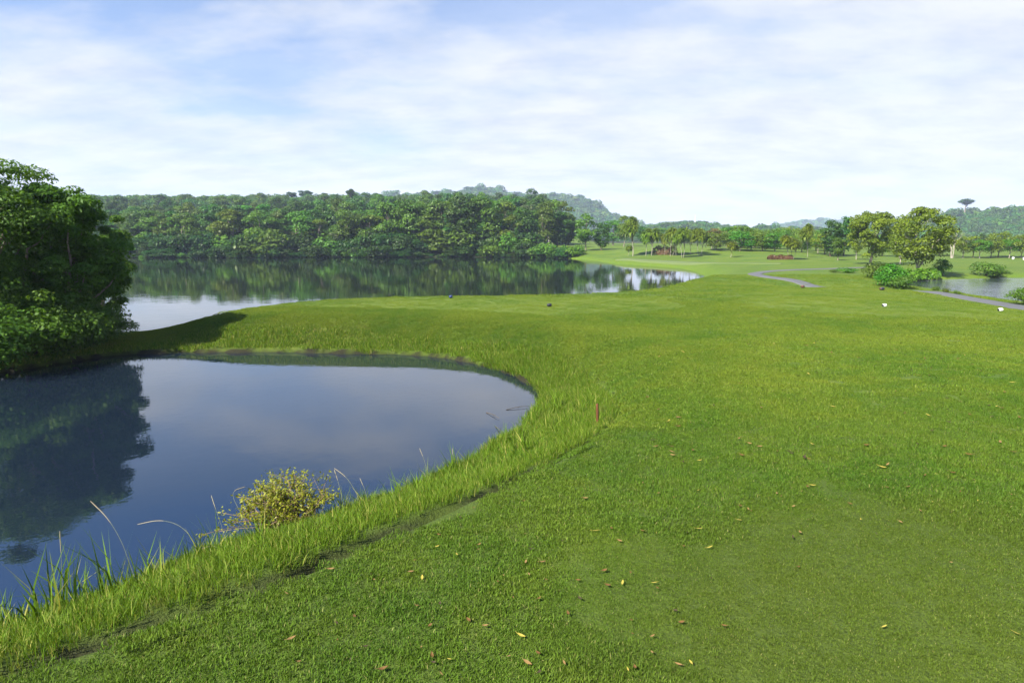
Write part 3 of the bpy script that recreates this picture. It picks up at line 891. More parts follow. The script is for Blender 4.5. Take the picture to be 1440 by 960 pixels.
for uu in np.arange(1352, 1500, 13.5):
    vt = 329 + rf.uniform(-4, 7)
    plant_px(P_SMALL[i % 3 if i % 4 else 0], uu + rf.uniform(-3, 3), 362.5 + rf.uniform(-.6, .8), vt, 'small orchard tree in the row below the green hill', group='row of small trees below the green hill', wide=1.1)
    i += 1
i = 0
for uu in np.arange(1230, 1490, 15):
    plant_px([dk, md][i % 2][i % 2], uu + rf.uniform(-5, 5), 356, 334 + rf.uniform(-7, 5), 'green tree filling the gaps behind the orchard row', group='trees behind the orchard row', depth=rf.uniform(125, 150), wide=1.1)
    i += 1

for k_, (uu, vb, vt, ll) in enumerate([(1012, 346, 322, 'dull green tree filling the gap left of the wide olive tree'), (1032, 345, 320, 'tree crown showing between the wide olive and yellow olive trees'),
        (1051, 345, 320, 'round tree top right of the yellow olive tree'), (1069, 346, 323, 'tree behind the gap left of the dark round tree'), (1086, 345, 322, 'tree top right of the dark round tree'),
        (1101, 345, 321, 'tree between the brown hedge and the screw pines'), (1130, 346, 321, 'shaded tree right behind the lone screw pine'), (1145, 347, 322, 'tree behind the small bright green tree'),
        (993, 346, 324, 'tree behind the right end of the screw pine grove'), (970, 344, 326, 'low tree behind the middle of the screw pine grove'), (915, 343, 325, 'low tree behind the slender screw pines'), (1240, 360, 330, 'tree in the gap right of the large round tree'), (1320, 360, 328, 'tree in the gap left of the nearly bare tree'),
        (1007, 352, 326, 'nearer round tree at the right end of the grove'), (1040, 353, 324, 'nearer olive tree before the yellow olive one'), (1056, 352, 326, 'low rounded tree before the far fairway belt'), (1072, 353, 325, 'broad low tree standing forward of the dark round tree'),
        (1090, 354, 327, 'small broad tree behind the brown hedge'), (1160, 358, 326, 'broad bright tree at the foot of the tall dark pair'), (1127, 355, 328, 'low broad tree left of the lone screw pine foot'), (1148, 353, 324, 'broad tree right of the lone screw pine')]):
    plant_px(P_BUSHY[k_ % 3], uu, vb, vt, ll, wide=1.5)
# screw pines
def screwpine(name, seed, h, stems, heads, spread, leaf_len, nl=120):
    rg = np.random.default_rng(seed)
    tg, lg = Geo(), Geo()
    tips = []
    for s in range(stems):
        off = rg.normal(0, .18 * (stems > 1), 2) * h * .5
        t = np.linspace(0, 1, 6)[:, None]
        top = np.array([off[0] * 1.6, off[1] * 1.6, h * rg.uniform(.5, .62)])
        base = np.array([off[0] * .5, off[1] * .5, -.1])
        P = base + (top - base) * t + np.array([rg.normal(0, .03), rg.normal(0, .03), 0]) * np.sin(t * 3.14) * h
        tg.tube(P, .011 * h * (1 - .3 * t[:, 0]) / math.sqrt(stems) * 1.2, 7)
        for k in range(max(2, heads // stems)):
            az = rg.uniform(0, 6.28)
            e = top + np.array([math.cos(az) * spread * rg.uniform(.3, 1), math.sin(az) * spread * rg.uniform(.3, 1), h * rg.uniform(.12, .34)])
            p0 = P[rg.integers(3, 6)]
            Q = p0 + (e - p0) * t + np.array([0, 0, -.04 * h]) * np.sin(t * 3.14)
            tg.tube(Q, .009 * h * (1 - .4 * t[:, 0]), 5)
            tips.append(e)
    for e in tips:
        d = norm(rg.normal(size=(nl, 3)) + np.array([0, 0, .55]))
        ln = leaf_len * rg.uniform(.6, 1.1, nl)
        side = norm(np.cross(d, [0, 0, 1.]))
        w = leaf_len * .075
        m1 = e + d * (ln * .55)[:, None]
        tip = m1 + norm(d + np.array([0, 0, -1.0])) * (ln * .5)[:, None]
        V = np.stack([e - side * w * .6, e + side * w * .6, m1 + side * w, m1 - side * w, tip], 1)
        ii = np.arange(nl)[:, None] * 5
        lg.add(V.reshape(-1, 3), ii + np.array([0, 1, 2, 3]), ii + np.array([3, 2, 4]), np.repeat(np.clip(rg.normal(rg.uniform(.3, .7), .22, nl), 0, 1), 5))
    return Proto(name, 'strap', M_SCREW, h, lg.mesh('crown'), tg.mesh('trunk', True))
SPA = screwpine('screw_pine', 41, 5, 2, 16, 1.1, 1.25)
SPB = screwpine('screw_pine', 42, 4, 1, 10, .8, 1.15)
SPC = screwpine('screw_pine', 43, 4, 3, 16, .7, 1.15)
SPD = screwpine('screw_pine', 44, 2.4, 2, 10, .8, .8)
SG = 'screw pines beyond the lake'
for (uu, vb, vt, pp, ll, wd) in [
        (892, 360, 306, SPA, 'tallest screw pine with forked white trunks nearest the lake', .8),
        (908, 360, 328, SPB, 'short slender screw pine just right of the tallest one', .8),
        (916, 359.5, 324, SPB, 'screw pine with white stem between the short slender one and the grove', 1.1),
        (934, 359, 331, SPB, 'smallest stemmed screw pine in front of the brown hedge', .8),
        (943, 360, 322, SPC, 'yellow tipped screw pine left in the grove of several stems', .8),
        (951, 359.5, 321, SPC, 'bushy screw pine in the middle of the grove', .9),
        (961, 362.5, 321, SPA, 'screw pine standing forward of the grove near the pale track', .85),
        (972, 358, 325, SPB, 'screw pine at the right edge of the grove', 1.0),
        (984, 360, 322, SPA, 'dark headed screw pine standing apart right of the grove', .9),
        (1026, 362, 341, SPD, 'low leaning screw pine bush in front of the olive trees', 1.0),
        (882, 360.5, 346, SPD, 'low screw pine clump at the foot of the tallest screw pine', .9),
        (1113, 365, 332, SPC, 'three stemmed screw pine beside the brown hedge', 1.15),
        (1137, 361.5, 316, SPA, 'lone screw pine with single pale trunk and round head', .75)]:
    plant_px(pp, uu, vb, vt, ll, SG, wd, name='screw_pine')

# low hedges and bushes on the course
def hedge(u0, u1, v, vt, fol, label):
    a, b = ground(u0, v), ground(u1, v)
    rg = np.random.default_rng(int(u0))
    h = pixd(u0, vt, a[1])[2] - a[2]
    c = (a + b) / 2; n = 1500
    ln = np.linalg.norm(b[:2] - a[:2])
    s = rg.uniform(-.5, .5, n); ph = rg.uniform(0, math.pi, n)
    hh = h * (.85 + .15 * np.sin(s * 17 + 1) + .08 * rg.normal(size=n))
    C = np.column_stack([s * ln, np.cos(ph) * h * .8, np.abs(np.sin(ph)) * hh])
    Nn = norm(np.column_stack([rg.normal(0, .5, n), np.cos(ph), np.sin(ph) + .2]) + rg.normal(0, .4, (n, 3)))
    V, q = leaf_cards(C, Nn, .22 * rg.uniform(.6, 1.3, n), rg)
    g = Geo(); g.add(V, q, None, np.repeat(rg.uniform(0, 1, n), 4))
    o = thing('hedge', label, 'hedge', tuple(c), math.atan2(b[1] - a[1], b[0] - a[0]))
    link('leaves', g.mesh('leaves'), FOL[fol], o)
    st = Geo()
    for sx in np.linspace(-.45, .45, 14):
        st.tube([(sx * ln, 0, -.1), (sx * ln + .05, .03, h * .4), (sx * ln - .04, -.03, h * .75)], [.03, .025, .01], 5)
    link('stems', st.mesh('stems', True), M_DARKBARK, o)
hedge(921, 948, 358, 346, 'red', 'reddish brown hedge behind the screw pines')
hedge(1080, 1114, 365, 359, 'red', 'low reddish brown hedge beside the three stemmed screw pine')
hedge(1268, 1312, 393.5, 380, 'yellow', 'tangled yellow green reeds and shrubs at the pond edge below the spreading tree')

def bush_px(p, u, vb, vt, label, wide=1.0, group=None, rz=None):
    g = ground(u, vb); h = pixd(u, vt, g[1])[2] - g[2]
    return bush(p, g[0], g[1], h, label, 'bush', group, wide, rz=rz)
B_BIG = bush_proto('bush', 'bright', 51, rx=1.0, h=1.3, nblob=22, nleaf=2400, leaf=.13)
B_MID = bush_proto('bush', 'mid', 52, rx=1.0, h=1.0, nblob=18, nleaf=1800, leaf=.13)
bush_px(B_BIG, 1250, 403, 373, 'big fresh green bush between the cart path and the rippled pond', .85, rz=.3)
bush_px(B_MID, 1232, 392, 370, 'darker green bush at the left of the big fresh green bush', .9)
bush_px(B_MID, 1268, 406, 388, 'small bush trailing from the big bush to the path end', 1.0)
bush_px(B_BIG, 1324, 388, 366, 'loose upright bush at the foot of the spreading pond tree', .7)
bush_px(B_MID, 1386, 388, 370, 'dark rounded bush on the far bank of the rippled pond', 1.1)
bush_px(B_MID, 1405, 389, 380, 'low spreading bush right of the dark rounded bush', 1.6)
bush_px(B_BIG, 1442, 429, 406, 'leafy bush by the path at the picture edge', 1.2)
bush_px(B_MID, 1190, 384, 377, 'low wide shrub on the fairway inside the hairpin bend', 2.2)
bush_px(B_MID, 1172, 383.5, 379.5, 'tiny shrub left of the low wide shrub', 1.6)
bush_px(BUSH[3], 810, 361, 346, 'leafy bush on the lake shore under the olive yellow tree', 1.2)
bush_px(BUSH[1], 780, 361, 345, 'bush on the lake shore under the orange brown tree', 1.3)
bush_px(BUSH[2], 757, 361, 343, 'rounded bush at the right end of the wooded shore', 1.2)
bush_px(BUSH[0], 738, 361, 342, 'dark bush under the thin white trunked tree', 1.2)
for uu in (1316, 1330, 1345):
    bush_px(BUSH[3], uu, 409 + (uu - 1316) * .2, 403 + (uu - 1316) * .2, 'wispy grass clump at the path edge of the rippled pond', .9, 'wispy clumps at the rippled pond')

# ------------------------------------------------------------------ big near trees on the left bank
def near_tree(name, seed, x, y, h, rx, nblob, nleaf, leaf, z0, label, droop=.35, fol='near', blob=(.17, .29), offset=(0, 0)):
    rg = np.random.default_rng(seed)
    z = hz(x, y)
    g, cs = crown_geo(rg, rx, rx * .9, z0, h, nblob, nleaf, leaf, blob, .65, 'round', .42, .72, .5, .1)
    o = thing(name, label, 'tree', (x, y, z))
    t = trunk_geo(rg, cs, h, .11, 18, .1, .18, 2, k=9)
    link('trunk', t.mesh('trunk', True), M_BARK, o)
    link('crown', g.mesh('crown'), FOL[fol], o)
    return o
def at_px(u, d): 
    return ray(u, 330)[0] / ray(u, 330)[1] * d
near_tree('waterside_tree', 61, at_px(-12, 16.5), 16.5, 5.35, 2.6, 110, 62000, .105, .1, 'tallest light green feathery tree at the left picture edge')
near_tree('waterside_tree', 62, at_px(85, 17.3), 17.3, 4.75, 1.65, 95, 48000, .12, .1, 'dark broad leafed tree leaning over the pond and the grass neck')
near_tree('waterside_tree', 63, at_px(122, 20.5), 20.5, 4.5, 1.5, 56, 24000, .13, .2, 'lower broad leafed tree reaching over the lake behind the dark one')
near_tree('waterside_tree', 64, at_px(-210, 18), 18, 6.2, 3.2, 50, 20000, .16, .4, 'large tree outside the left of the pond bank')
B_LEFT = bush_proto('waterside_bush', 'near', 65, rx=1.0, h=1.0, nblob=60, nleaf=16000, leaf=.05, blob=(.2, .36), rag=.15)
for (uu, d, h, wd, ll) in [(20, 15.8, 2.0, .95, 'dark bush at the water under the tallest left tree'), (75, 16.8, 1.6, .9, 'dark bush at the pond edge under the dark broad leafed tree'),
        (118, 17.6, 1.05, 1.0, 'low bush where the grass neck begins'), (-60, 14.6, 1.6, 1.3, 'dark overhanging bush at the far left pond edge')]:
    x_ = at_px(uu, d)
    bush(B_LEFT, x_, d, h, ll, wide=wd, z=max(hz(x_, d), WL) - .08)

# ------------------------------------------------------------------ far hills
def hill(name, sky, depth, thick, seed, label, base=-2.0):
    """a ridge whose crest shows along the given skyline, with real slopes in front and behind"""
    us = np.linspace(sky[0][0], sky[-1][0], 120)
    drop = {1: 9, 2: 5, 3: 11, 4: 15}[seed]
    vs = np.interp(us, [s[0] for s in sky], [s[1] for s in sky]) + drop
    cx = np.array([pixd(a, b, depth) for a, b in zip(us, vs)])
    rows = np.linspace(-1, 1, 41)
    V = np.empty((41, 120, 3))
    for i, r_ in enumerate(rows):
        prof = (math.cos(r_ * math.pi) * .5 + .5) ** .8
        y_ = depth + r_ * thick
        V[i, :, 0] = cx[:, 0] * (1 + .25 * r_ * thick / depth)
        V[i, :, 1] = y_
        V[i, :, 2] = base + (cx[:, 2] - base) * prof
    nz_ = .03 * (cx[:, 2].max() - base)
    V[..., 2] += nz_ * (np.sin(V[..., 0] * .05) * np.cos(V[..., 1] * .06))
    id_ = np.arange(41 * 120).reshape(41, 120)
    q = np.stack([id_[:-1, :-1], id_[:-1, 1:], id_[1:, 1:], id_[1:, :-1]], -1).reshape(-1, 4)
    o = link(name, np_mesh(name, V.reshape(-1, 3), q, None, None, True), M_HILL)
    tag(o, label, 'hill', kind='structure')
    return V
M_HILL = plain_mat('hill_floor', (.035, .055, .018), .9, .3, .05)

def canopy_proto(seed, fol, n=420, leaf=1.1):
    rg = np.random.default_rng(seed)
    g, cs = crown_geo(rg, 3.6, 3.6, .5, 7, 9, n, leaf, (.4, .6), .75, 'dome', .7, .85, .15)
    me = g.mesh('canopy_crown'); me.materials.append(FOL[fol])
    return bpy.data.objects.new('canopy_crown', me)
CANO = [canopy_proto(71, 'dark'), canopy_proto(72, 'dark'), canopy_proto(73, 'mid'), canopy_proto(74, 'dark')]
CANF = [canopy_proto(75, 'dark', 900, .62), canopy_proto(76, 'mid', 900, .62), canopy_proto(78, 'dark', 900, .62), canopy_proto(79, 'mid', 900, .62)]
def canopy(V, n, s0, s1, label, seed, front=True):
    rg = np.random.default_rng(seed)
    i = rg.uniform(2, 22 if front else 38, n); j = rg.uniform(0, 118.9, n)
    a, b = i.astype(int), j.astype(int); fa, fb = (i - a)[:, None], (j - b)[:, None]
    P = (V[a, b] * (1 - fa) + V[a + 1, b] * fa) * (1 - fb) + (V[a, b + 1] * (1 - fa) + V[a + 1, b + 1] * fa) * fb
    P[:, 2] -= .8
    pr = [bpy.data.objects.new('canopy_crown', c.data) for c in CANO]
    return gn_scatter('forest_canopy', pr, P, np.tile([0, 0, 1.], (n, 1)), rg.uniform(s0, s1, n) * np.where(rg.uniform(size=n) < .12, 1.35, 1), rg, label, 'forest', 0)

V1 = hill('hill', [(380, 300), (440, 283), (500, 280), (560, 278), (620, 276), (660, 271), (700, 272), (740, 280), (775, 279), (805, 280), (830, 290), (862, 306), (900, 322), (940, 334)], 900, 200, 1, 'blue green wooded hill rising behind the wood')
canopy(V1, 3600, 1.1, 2.0, 'wooded cover of the blue green hill behind the lake', 1)
V2 = hill('hill', [(860, 336), (900, 325), (930, 321), (970, 319), (1000, 323), (1040, 327), (1080, 328), (1130, 330), (1200, 333)], 500, 110, 2, 'low wooded ridge behind the screw pines')
canopy(V2, 1800, .6, 1.1, 'wooded cover of the low ridge', 2)
V3 = hill('hill', [(1020, 332), (1060, 324), (1095, 313), (1130, 307.5), (1165, 308), (1200, 312), (1250, 322), (1300, 334)], 1500, 300, 3, 'faint blue hill on the horizon')
canopy(V3, 1600, 1.4, 2.4, 'hazy forest on the faint blue horizon hill', 3)
V4 = hill('hill', [(1150, 330), (1200, 319), (1250, 307), (1300, 299), (1340, 295), (1380, 291), (1440, 289), (1520, 289), (1600, 298), (1700, 325)], 480, 150, 4, 'green hill covered with even forest')
canopy(V4, 4200, .55, .95, 'even green forest on the hill over the orchard row', 4)

rg = np.random.default_rng(77)
th = rg.uniform(-.95, .07, 5200); yy = rg.uniform(262, 400, 5200); xx = th * yy
kk = np.hypot(xx, yy) < 470
xx, yy = xx[kk], yy[kk]
gn_scatter('forest_canopy', [bpy.data.objects.new('canopy_crown', c.data) for c in CANF], np.column_stack([xx, yy, height(xx, yy) + .5]), np.tile([0, 0, 1.], (len(xx), 1)), rg.uniform(.6, 1.05, len(xx)), rg, 'unbroken forest on the slope behind the rows of the wood', 'forest', 0)

# skyline trees that stand clear of the canopy
def umbrella_proto(seed, h=10, layers=3, rx=3.4, nleaf=2400, leaf=.5):
    rg = np.random.default_rng(seed)
    g = Geo(); cs = []
    for k in range(15):
        a = rg.uniform(0, 6.28); rr_ = rx * rg.uniform(.15, .85)
        c = np.array([math.cos(a) * rr_, math.sin(a) * rr_, h * rg.uniform(.72, .93)])
        cs.append((c, 1.2))
        n = nleaf // 9
        d = norm(rg.normal(size=(n, 3))) * rg.uniform(.3, 1, (n, 1)) * np.array([1.5, 1.5, .7])
        V, q = leaf_cards(c + d, norm(rg.normal(size=(n, 3)) * .5 + np.array([0, 0, 1])), leaf * rg.uniform(.6, 1.3, n), rg)
        g.add(V, q, None, np.repeat(rg.uniform(.1, .7, n), 4))
    t = trunk_geo(rg, cs, h, .40, 9, .04, .6)
    return Proto('umbrella_tree', 'dark', M_BARK, h, g.mesh('crown'), t.mesh('trunk', True))
UM = [umbrella_proto(81), umbrella_proto(82)]
for (uu, vb, vt, dep, wd, ll) in [(1357, 306, 279, 455, 1.1, 'lone flat topped tree standing clear on the crest of the green hill'),
        (493, 290, 265, 250, .8, 'flat topped tree poking above the wood near its middle'),
        (615, 284, 268, 880, .9, 'leftmost flat topped tree on the blue green hill crest'), (632, 283, 266, 885, .9, 'thin crowned tree second on the blue green hill crest'),
        (658, 280, 262, 890, 1.2, 'broad tree at the highest point of the blue green hill'), (675, 280, 264, 885, 1.1, 'tree just right of the broad hilltop tree'),
        (690, 280, 263, 892, 1.1, 'dark tree right of centre on the blue green hill crest'), (707, 282, 268, 895, 1.1, 'low tree where the blue green crest begins to fall'),
        (430, 292, 268, 330, 1.3, 'wide dark tree above the wood left of the flat topped tree'), (412, 292, 270, 330, 1.2, 'dark tree at the left end of the distant crest'), (455, 292, 271, 335, 1.2, 'low dark tree beside the flat topped tree'),
        (928, 330, 314, 495, .9, 'tree on the left of the low ridge'), (951, 328, 311, 495, .6, 'slim tree on the low ridge left of the mast'), (971, 328, 310, 498, .7, 'tree beside the mast on the low ridge'),
        (990, 330, 311, 498, .9, 'flat crowned tree right of the mast on the low ridge'), (1020, 334, 315, 500, .9, 'flat crowned tree at the right end of the low ridge')]:
    q = pixd(uu, vb, dep); h = pixd(uu, vt, dep)[2] - q[2]
    p = UM[hash(uu) % 2]
    o = plant(p, q[0], q[1], h, ll, 'tree', 'trees standing clear on the far crests', wide=wd, z=q[2])

# mast and white house on the ridge
q = pixd(977, 322, 492)
g = Geo(); hm = pixd(977, 303, 492)[2] - q[2]
for a in range(3):
    th = a * 2.094
    g.tube([(math.cos(th) * .8, math.sin(th) * .8, -2), (math.cos(th) * .12, math.sin(th) * .12, hm)], [.14, .08], 5)
for kz in np.arange(0, hm, 1.2):
    s = .8 * (1 - kz / hm) + .12
    for a in range(3):
        t0, t1 = a * 2.094, (a + 1) * 2.094
        g.tube([(math.cos(t0) * s, math.sin(t0) * s, kz), (math.cos(t1) * s * .95, math.sin(t1) * s * .95, kz + .9)], .05, 4)
o = thing('radio_mast', 'thin lattice mast on the low ridge', 'mast', tuple(q))
link('lattice', g.mesh('lattice'), plain_mat('mast_steel', (.35, .35, .37), .5), o)
g2 = Geo(); g2.tube([(0, 0, hm - .2), (0, 0, hm + 1.5)], [.06, .03], 5); link('antenna', g2.mesh('antenna'), plain_mat('antenna_steel', (.4, .2, .18), .5), o)

q = pixd(974.5, 326, 470)
def box(g, c, s):
    c, s = np.array(c, float), np.array(s, float) / 2
    V = np.array([[i, j, k] for i in (-1, 1) for j in (-1, 1) for k in (-1, 1)]) * s + c
    g.add(V, [(0, 1, 3, 2), (4, 6, 7, 5), (0, 4, 5, 1), (2, 3, 7, 6), (0, 2, 6, 4), (1, 5, 7, 3)])
o = thing('house', 'small white house half hidden by trees on the low ridge', 'house', tuple(q))
g = Geo(); box(g, (0, 0, 1.2), (3.6, 3, 4.4)); link('wall', g.mesh('wall'), plain_mat('white_render', (.72, .72, .70), .7, .08), o)
g = Geo(); g.add([(-2.1, -1.8, 3.41), (2.1, -1.8, 3.41), (2.1, 1.8, 3.41), (-2.1, 1.8, 3.41), (-2.1, 0, 4.4), (2.1, 0, 4.4)], [(0, 1, 5, 4), (2, 3, 4, 5), (3, 2, 1, 0)], [(0, 4, 3), (1, 2, 5)])
link('roof', g.mesh('roof'), plain_mat('roof_tile', (.22, .2, .2), .8), o)
for sx in (-.9, .9):
    g = Geo(); box(g, (sx, -1.52, 1.9), (.8, .08, 1.1)); link('window', g.mesh('window'), plain_mat('window_dark', (.04, .05, .06), .2), o)

# ------------------------------------------------------------------ small things on the course
M_WHITE = plain_mat('marker_white', (.78, .78, .76), .5, .06)
M_BLACK = plain_mat('marker_black', (.02, .022, .03), .5, .2)
M_BLUE = plain_mat('marker_blue', (.02, .035, .12), .45, .2)
M_BROWN = plain_mat('marker_brown', (.07, .035, .022), .6, .2)
M_REDW = bark_mat('red_painted_wood', (.06, .022, .010), (.12, .05, .02), 14)

def marker_body(g, r, h, ln):
    """squat six sided block with rounded shoulders lying on its side"""
    k = 12
    prof = [(-ln / 2, r * .72), (-ln / 2 + .012, r * .92), (-ln / 4, r), (ln / 4, r), (ln / 2 - .012, r * .92), (ln / 2, r * .72)]
    rings = []
    for x_, rr_ in prof:
        th = np.arange(k) / k * 2 * math.pi
        sq = np.maximum(np.abs(np.cos(th)), np.abs(np.sin(th))) ** -.35
        rings.append(np.column_stack([np.full(k, x_), np.cos(th) * rr_ * sq, np.sin(th) * rr_ * sq * h / (2 * r) + h * .46]))
    n = len(prof)
    V = np.vstack(rings + [[[prof[0][0], 0, h * .46]], [[prof[-1][0], 0, h * .46]]])
    q = [(i * k + j, i * k + (j + 1) % k, (i + 1) * k + (j + 1) % k, (i + 1) * k + j) for i in range(n - 1) for j in range(k)]
    t = [(n * k, (j + 1) % k, j) for j in range(k)] + [(n * k + 1, (n - 1) * k + j, (n - 1) * k + (j + 1) % k) for j in range(k)]
    g.add(V, q, t)
def tee_marker(u, v, m, capm, label, size=.13, rz=.3):
    g0 = ground(u, v)
    o = thing('tee_marker', label, 'tee marker', (g0[0], g0[1], g0[2] + .004), rz, 'tee markers')
    g = Geo(); marker_body(g, size * .46, size * .85, size); link('body', g.mesh('body', True), m, o)
    g = Geo()
    th = np.arange(10) / 10 * 2 * math.pi; rr_ = size * .34
    for xx in (-size / 2 - .008, -size / 2 + .004):
        pass
    A = np.column_stack([np.full(10, -size / 2 - .008), np.cos(th) * rr_, np.sin(th) * rr_ * .9 + size * .39])
    B = A.copy(); B[:, 0] += .014
    g.add(np.vstack([A, B, [[-size / 2 - .008, 0, size * .39]]]), [(j, (j + 1) % 10, 10 + (j + 1) % 10, 10 + j) for j in range(10)], [(20, (j + 1) % 10, j) for j in range(10)])
    link('end_cap', g.mesh('end_cap'), capm, o)
    g = Geo(); g.tube([(0, 0, -.12), (0, 0, .05)], .008, 6); link('peg', g.mesh('peg'), M_BLACK, o)
tee_marker(772.5, 431.5, M_BLACK, M_BLACK, 'black tee marker on the tee by the lake', .14, .5)
tee_marker(634, 419.5, M_BLUE, M_BLUE, 'dark blue tee marker at the lake edge of the tee', .14, 1.2)
tee_marker(1243.5, 431.5, M_WHITE, M_BLACK, 'white tee marker with black end in the middle of the right tee', .115, .35)
tee_marker(1406.5, 438, M_WHITE, M_BLACK, 'white tee marker with black end beside the asphalt path', .115, .1)
tee_marker(1128.5, 405, M_BROWN, M_BROWN, 'brown tee marker below the hairpin bend', .17, .8)
tee_marker(1240, 408.5, M_BLACK, M_BROWN, 'dark tee marker in front of the big fresh green bush', .17, .2)

# stake
g0 = ground(840.5, 598)
g = Geo()
w0 = .014
hs = pixd(840, 567, g0[1])[2] - g0[2]
for_ring = [(-.15, 1), (0, 1), (hs * .5, .98), (hs - .02, .96), (hs, .55)]
V, q = [], []
for zz, s in for_ring:
    for a, b in ((-1, -1), (1, -1), (1, 1), (-1, 1)): V.append((a * w0 * s, b * w0 * s, zz))
for i in range(len(for_ring) - 1):
    for j in range(4): q.append((i * 4 + j, i * 4 + (j + 1) % 4, i * 4 + 4 + (j + 1) % 4, i * 4 + 4 + j))
nn_ = (len(for_ring) - 1) * 4
q.append((nn_, nn_ + 1, nn_ + 2, nn_ + 3))
g.add(V, q)
o = link('hazard_stake', g.mesh('hazard_stake'), M_REDW)
o.location = (g0[0], g0[1], g0[2]); o.rotation_euler = (R(2), R(-2), R(-28))
tag(o, 'rusty red wooden stake standing in the bank grass', 'stake')

# white posts by the orchard row and at the tee
def post(u, vb, vt, w, m, label):
    g0 = ground(u, vb); h = pixd(u, vt, g0[1])[2] - g0[2]
    g = Geo(); box(g, (0, 0, h * .45), (w, w, h * .95)); 
    o = thing('white_post', label, 'post', tuple(g0))
    link('shaft', g.mesh('shaft'), m, o)
    g = Geo(); box(g, (0, 0, h * .96), (w * 1.25, w * 1.25, h * .09)); link('cap', g.mesh('cap'), m, o)
post(1424.5, 365, 361.5, .2, M_WHITE, 'squat white box post in front of the orchard row')
post(1440, 366, 362, .2, M_WHITE, 'white box post at the picture edge by the orchard row')

# ------------------------------------------------------------------ yellow shrub on the near bank
def yellow_shrub():
    rg = np.random.default_rng(91)
    dist = 5.75
    c = pixd(402, 768, dist)
    x_, y_ = c[0], c[1]; z_ = hz(x_, y_)
    o = thing('shrub', 'yellowing shrub with thin twigs on the near pond bank', 'shrub', (x_, y_, z_))
    tg, lg = Geo(), Geo()
    top_l = pixd(415, 676, dist)[2] - z_
    for k in range(84):
        a = rg.uniform(0, 6.28)
        sx = rg.normal(0, .24); sy = rg.normal(0, .16)
        ex = np.clip(rg.normal(.02, .36), -.58, .66)
        hmax = top_l * (1 - .55 * ((ex - .06) / .68) ** 2)
        e = np.array([ex, rg.normal(0, .25), hmax * rg.uniform(.55, 1.0)])
        b = np.array([sx * .6, sy, -.03])
        t = np.linspace(0, 1, 7)[:, None]
        P = b + (e - b) * t + np.array([0, 0, .10]) * np.sin(t * 3.14) + np.cumsum(rg.normal(0, .008, (7, 3)), 0) * t
        tg.tube(P, .0042 * (1 - .7 * t[:, 0]) + .0008, 5)
        for s in range(5):
            f = rg.uniform(.4, .95); p0 = P[int(f * 6)]
            e2 = p0 + rg.normal(0, .07, 3) + np.array([0, 0, .06])
            tg.tube([p0, (p0 + e2) / 2 + rg.normal(0, .008, 3), e2], [.0022, .0016, .0008], 4)
            n = 11
            tt = rg.uniform(.2, 1.1, n)[:, None]
            C = p0 + (e2 - p0) * tt + rg.normal(0, .012, (n, 3))
            V, qd = leaf_cards(C, norm(rg.normal(size=(n, 3)) + np.array([0, 0, .7])), .034 * rg.uniform(.7, 1.35, n), rg, .42)
            lg.add(V, qd, None, np.repeat(rg.uniform(0, 1, n), 4))
        n = 14
        C = P[-1] + rg.normal(0, .028, (n, 3))
        V, qd = leaf_cards(C, norm(rg.normal(size=(n, 3)) + np.array([0, 0, .7])), .036 * rg.uniform(.7, 1.35, n), rg, .42)
        lg.add(V, qd, None, np.repeat(rg.uniform(.3, 1, n), 4))
    link('twigs', tg.mesh('twigs', True), plain_mat('shrub_twigs', (.16, .11, .06), .8), o)
    link('leaves', lg.mesh('leaves'), FOL['olive'], o)
yellow_shrub()

# ------------------------------------------------------------------ seed stalks on the near bank
M_STALK = plain_mat('dry_stalk', (.15, .16, .06), .7, .2, 30)
M_SEED = plain_mat('seed_head', (.20, .17, .10), .8, .25, 60)
def stalk(pts, d, label, drift=.08):
    pts3 = [pixd(u, v, d + drift * i) for i, (u, v) in enumerate(pts)]
    g0 = ground(*pts[0])
    base = np.array([pts3[0][0], pts3[0][1], hz(pts3[0][0], pts3[0][1]) - .02])
    P = np.vstack([base, pts3])
    for _ in range(3):
        Q = np.empty((2 * len(P) - 2, 3)); Q[0::2] = .75 * P[:-1] + .25 * P[1:]; Q[1::2] = .25 * P[:-1] + .75 * P[1:]
        P = np.vstack([P[:1], Q, P[-1:]])
    n = len(P); cut = int(n * .72)
    o = thing('grass_stalk', label, 'grass stalk', tuple(base), 0, 'seed stalks on the near bank')
    P = P - base
    g = Geo(); g.tube(P[:cut + 1], np.linspace(.0020, .0011, cut + 1), 5); link('stem', g.mesh('stem', True), M_STALK, o)
    g = Geo(); s = P[cut:]; t = np.linspace(0, 1, len(s))
    g.tube(s, .0011 + .0024 * np.sin(np.clip(t * .9 + .12, 0, 1) * math.pi) ** .7, 6); link('seed_head', g.mesh('seed_head', True), M_SEED, o)
stalk([(205, 850), (183, 795), (172, 762), (152, 728), (127, 704)], 4.7, 'long seed stalk curving left over the water')
stalk([(89, 850), (87, 800), (84, 746)], 4.9, 'upright thin seed stalk at the left of the near bank')
stalk([(285, 790), (270, 755), (252, 737), (225, 730), (193, 737)], 5.3, 'arched brown seed stalk bending far left')
stalk([(318, 770), (313, 742), (303, 715), (297, 696)], 5.5, 'pale straight stalk left of the yellow shrub')
stalk([(345, 730), (330, 706), (326, 690), (345, 684)], 5.9, 'hooked pale stalk touching the left of the yellow shrub')
stalk([(484, 720), (480, 695), (475, 675), (470, 660)], 6.0, 'slender stalk leaning right above the yellow shrub')
stalk([(510, 715), (500, 690), (487, 670), (470, 658)], 6.1, 'curving stalk right of the yellow shrub')
stalk([(518, 710), (514, 690), (506, 672)], 6.3, 'short seed stalk between shrub and tall grass')
stalk([(602, 670), (598, 650), (590, 630)], 7.3, 'slim seed stalk over the water right of the shrub')
stalk([(640, 660), (637, 645), (636, 630)], 7.8, 'straight small stalk at the narrowing of the near bank')
